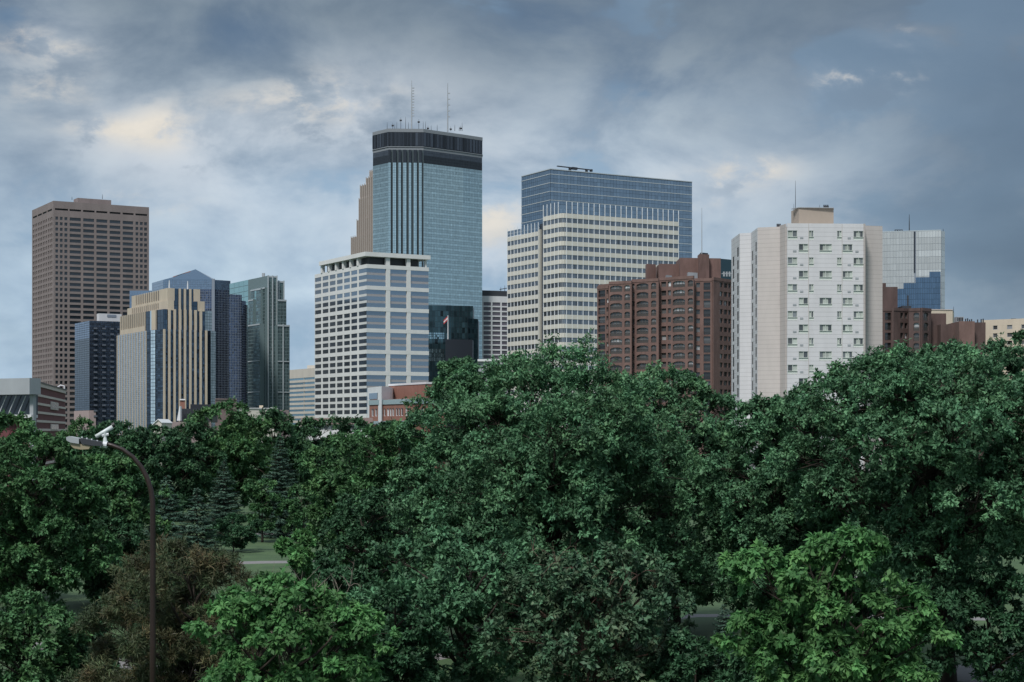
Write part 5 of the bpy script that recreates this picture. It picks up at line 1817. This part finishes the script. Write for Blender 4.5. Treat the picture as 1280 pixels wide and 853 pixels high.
shrub(40, 500, 58, 735, 120, 'very dark shrub between the two bottom bushes, right of the wide bright one', nb=14)
shrub(49, 425, 70, 700, 130, 'dark shrub right of the small bright tree top', nb=14)
shrub(50, 965, 52, 785, 120, 'low dark shrub tucked left of the bright lower right bush', nb=12)
shrub(55, 200, 75, 690, 150, 'dark shrub directly behind the browning pine', nb=14)
shrub(56, 1080, 78, 760, 160, 'dark shrub right behind the bright lower right bush', nb=14)
shrub(59, 408, 100, 690, 90, 'dark shrub on the lawn edge right of the small bright tree top', nb=12)
shrub(57, 1110, 60, 800, 150, 'low dark shrub at the bottom between the bright bush and the forked trunk', nb=14)
shrub(45, 868, 58, 792, 130, 'low dark shrub below the small lawn gap', nb=12)
shrub(46, 110, 62, 778, 90, 'low dark shrub left of the browning pine', nb=12)
shrub(47, 140, 96, 640, 120, 'dark shrub in the shade behind the lamp pole', nb=14)
shrub(48, 30, 100, 640, 140, 'dark shrub in the shade at the left edge', nb=14)
# spruces
SP = 'spruces on the lawn'
sp1 = spruce(41, Z(576, 165), 66 / F * 165)
plant('spruce', 'dense dark spruce in the middle of the group, left of the pale sapling', 'spruce tree', sp1, 280, 165, 0, 1, SP)
sp2 = spruce(42, Z(546, 160), 88 / F * 160)
plant('spruce', 'tallest spruce, its top reaching into the back row, right of the pale sapling', 'spruce tree', sp2, 350, 160, 0, 1, SP)
sp3 = spruce(43, Z(612, 118), 84 / F * 118)
plant('spruce', 'bluish spruce in front, just left of the low dark rounded tree', 'spruce tree', sp3, 246, 118, 0, 1, SP)
plant('spruce', 'shaded spruce just right of the lamp pole', 'spruce tree', sp3, 208, 124, 2.0, 1.12, SP)
plant('spruce', 'dark spruce half hidden left of the bright bush at lower right', 'spruce tree', sp2, 905, 60, 1.0, .40, SP)
# front row
tree(51, 1035, 45, 722, 250, 930, 'bright fresh green bush at the lower right, before the dark forked tree', 'leaf_bright_green', 22, 13, 10, 11, .17, br=.85, lobes=[(-1.71, -0.30, 6.46), (-2.14, 0.20, 6.10), (0.58, -0.20, 6.83), (0.21, 0.40, 6.57), (0.86, 0.00, 6.46), (-0.54, -0.50, 6.25), (1.82, -0.30, 5.29), (-1.07, -0.60, 5.82), (2.46, -0.40, 4.43), (-2.25, -0.30, 4.64)], name='bush', cat='bush', group='bright bushes in front', droop=.9, aspect=.55, hue_p=.4, stems=3, trunk_r=.09)
tree(52, 368, 46, 752, 240, 960, 'wide bright green bush at the bottom, left of centre', 'leaf_bright_green', 22, 13, 10, 11, .16, br=.85, lobes=[(-1.82, -0.30, 4.89), (-1.49, 0.20, 5.07), (-0.35, 0.30, 5.51), (0.09, -0.40, 5.18), (1.58, 0.00, 4.81), (2.06, -0.30, 4.41), (0.81, 0.40, 5.18), (-0.83, -0.50, 4.96)], name='bush', cat='bush', group='bright bushes in front', droop=.9, aspect=.55, hue_p=.3, stems=3, trunk_r=.09)
tree(53, 366, 58, 660, 84, 790, 'small bright tree top standing above the bare twigs', 'leaf_bright_green', 9, 14, 9, 9, .15, name='bush', cat='bush', group='bright bushes in front', droop=.6, hue_p=.4, trunk_r=.06)
tree(54, 28, 60, 752, 150, 900, 'green bush in the lower left corner', 'leaf_mid_green', 18, 15, 10, 10, .16, name='bush', cat='bush', group='bright bushes in front', droop=.7, hue_p=.4, stems=2, trunk_r=.08)
# brown tinged pine
def pine():
    D = 54.0
    H, Wd = Z(672, D), 300 / F * D
    rng = np.random.default_rng(61)
    ms = broadleaf(61, H, Wd, .3, 36, 14, 20, 13, .18, 'leaf_pine_brown', aspect=.13, hue_p=.30, droop=.05, spread=1.0, crown_up=.35)
    plant('pine_tree', 'browning pine with tufted needles behind the lamp pole, lower left', 'pine tree', ms, 236, D)
pine()
# bare grey branches above the bright bush
def bare_shrub(px, D, top, wpx, seed, label, m, n=16):
    rng = np.random.default_rng(seed)
    H, Wd = Z(top, D), wpx / F * D
    q = MB()
    for i in range(n):
        a, e = rng.uniform(0, 6.28), rng.uniform(.25, 1.0)
        tip = np.array([math.cos(a) * Wd / 2 * e, math.sin(a) * Wd / 2 * e, H * rng.uniform(.72, 1.0)])
        lp = limb_path(rng, (0, 0, H * .25), tip, 6, .25)
        q.tube(lp, [.024, .021, .018, .015, .012, .008, .004], 5)
        for k in range(9):
            j = int(rng.integers(2, 6))
            b = np.array(lp[j])
            d = unit(tip - b) * .4 + rng.normal(0, .5, 3) + np.array([0, 0, .35])
            l2 = limb_path(rng, b, b + unit(d) * rng.uniform(.3, 1.0), 3, .2)
            q.tube(l2, [.013, .010, .007, .003], 4)
            if k % 2:
                b2 = np.array(l2[2])
                q.tube(limb_path(rng, b2, b2 + unit(d + rng.normal(0, .7, 3)) * .4, 2, .2), [.006, .004, .002], 4)
    q.tube([(0, 0, -.1), (0, 0, H * .27)], [.07, .05], 7)
    me = bpy.data.meshes.new('branches')
    me.from_pydata(q.v, [], q.f)
    at = me.attributes.new('tint', 'FLOAT', 'FACE'); at.data.foreach_set('value', q.t)
    me.materials.append(MATS[m])
    p = P(px, D)
    o = bpy.data.objects.new('bare_shrub', me)
    o.location = (p.x, p.y, 0)
    COL.objects.link(o)
    o['label'], o['category'] = label, 'bare shrub'
bare_shrub(372, 47.5, 700, 190, 71, 'bare grey branches rising behind the wide bright bush', 'bark_grey')
bare_shrub(735, 59.5, 676, 230, 72, 'reddish bare branches among the scrubby shrub, bottom centre', 'twig_red', 14)
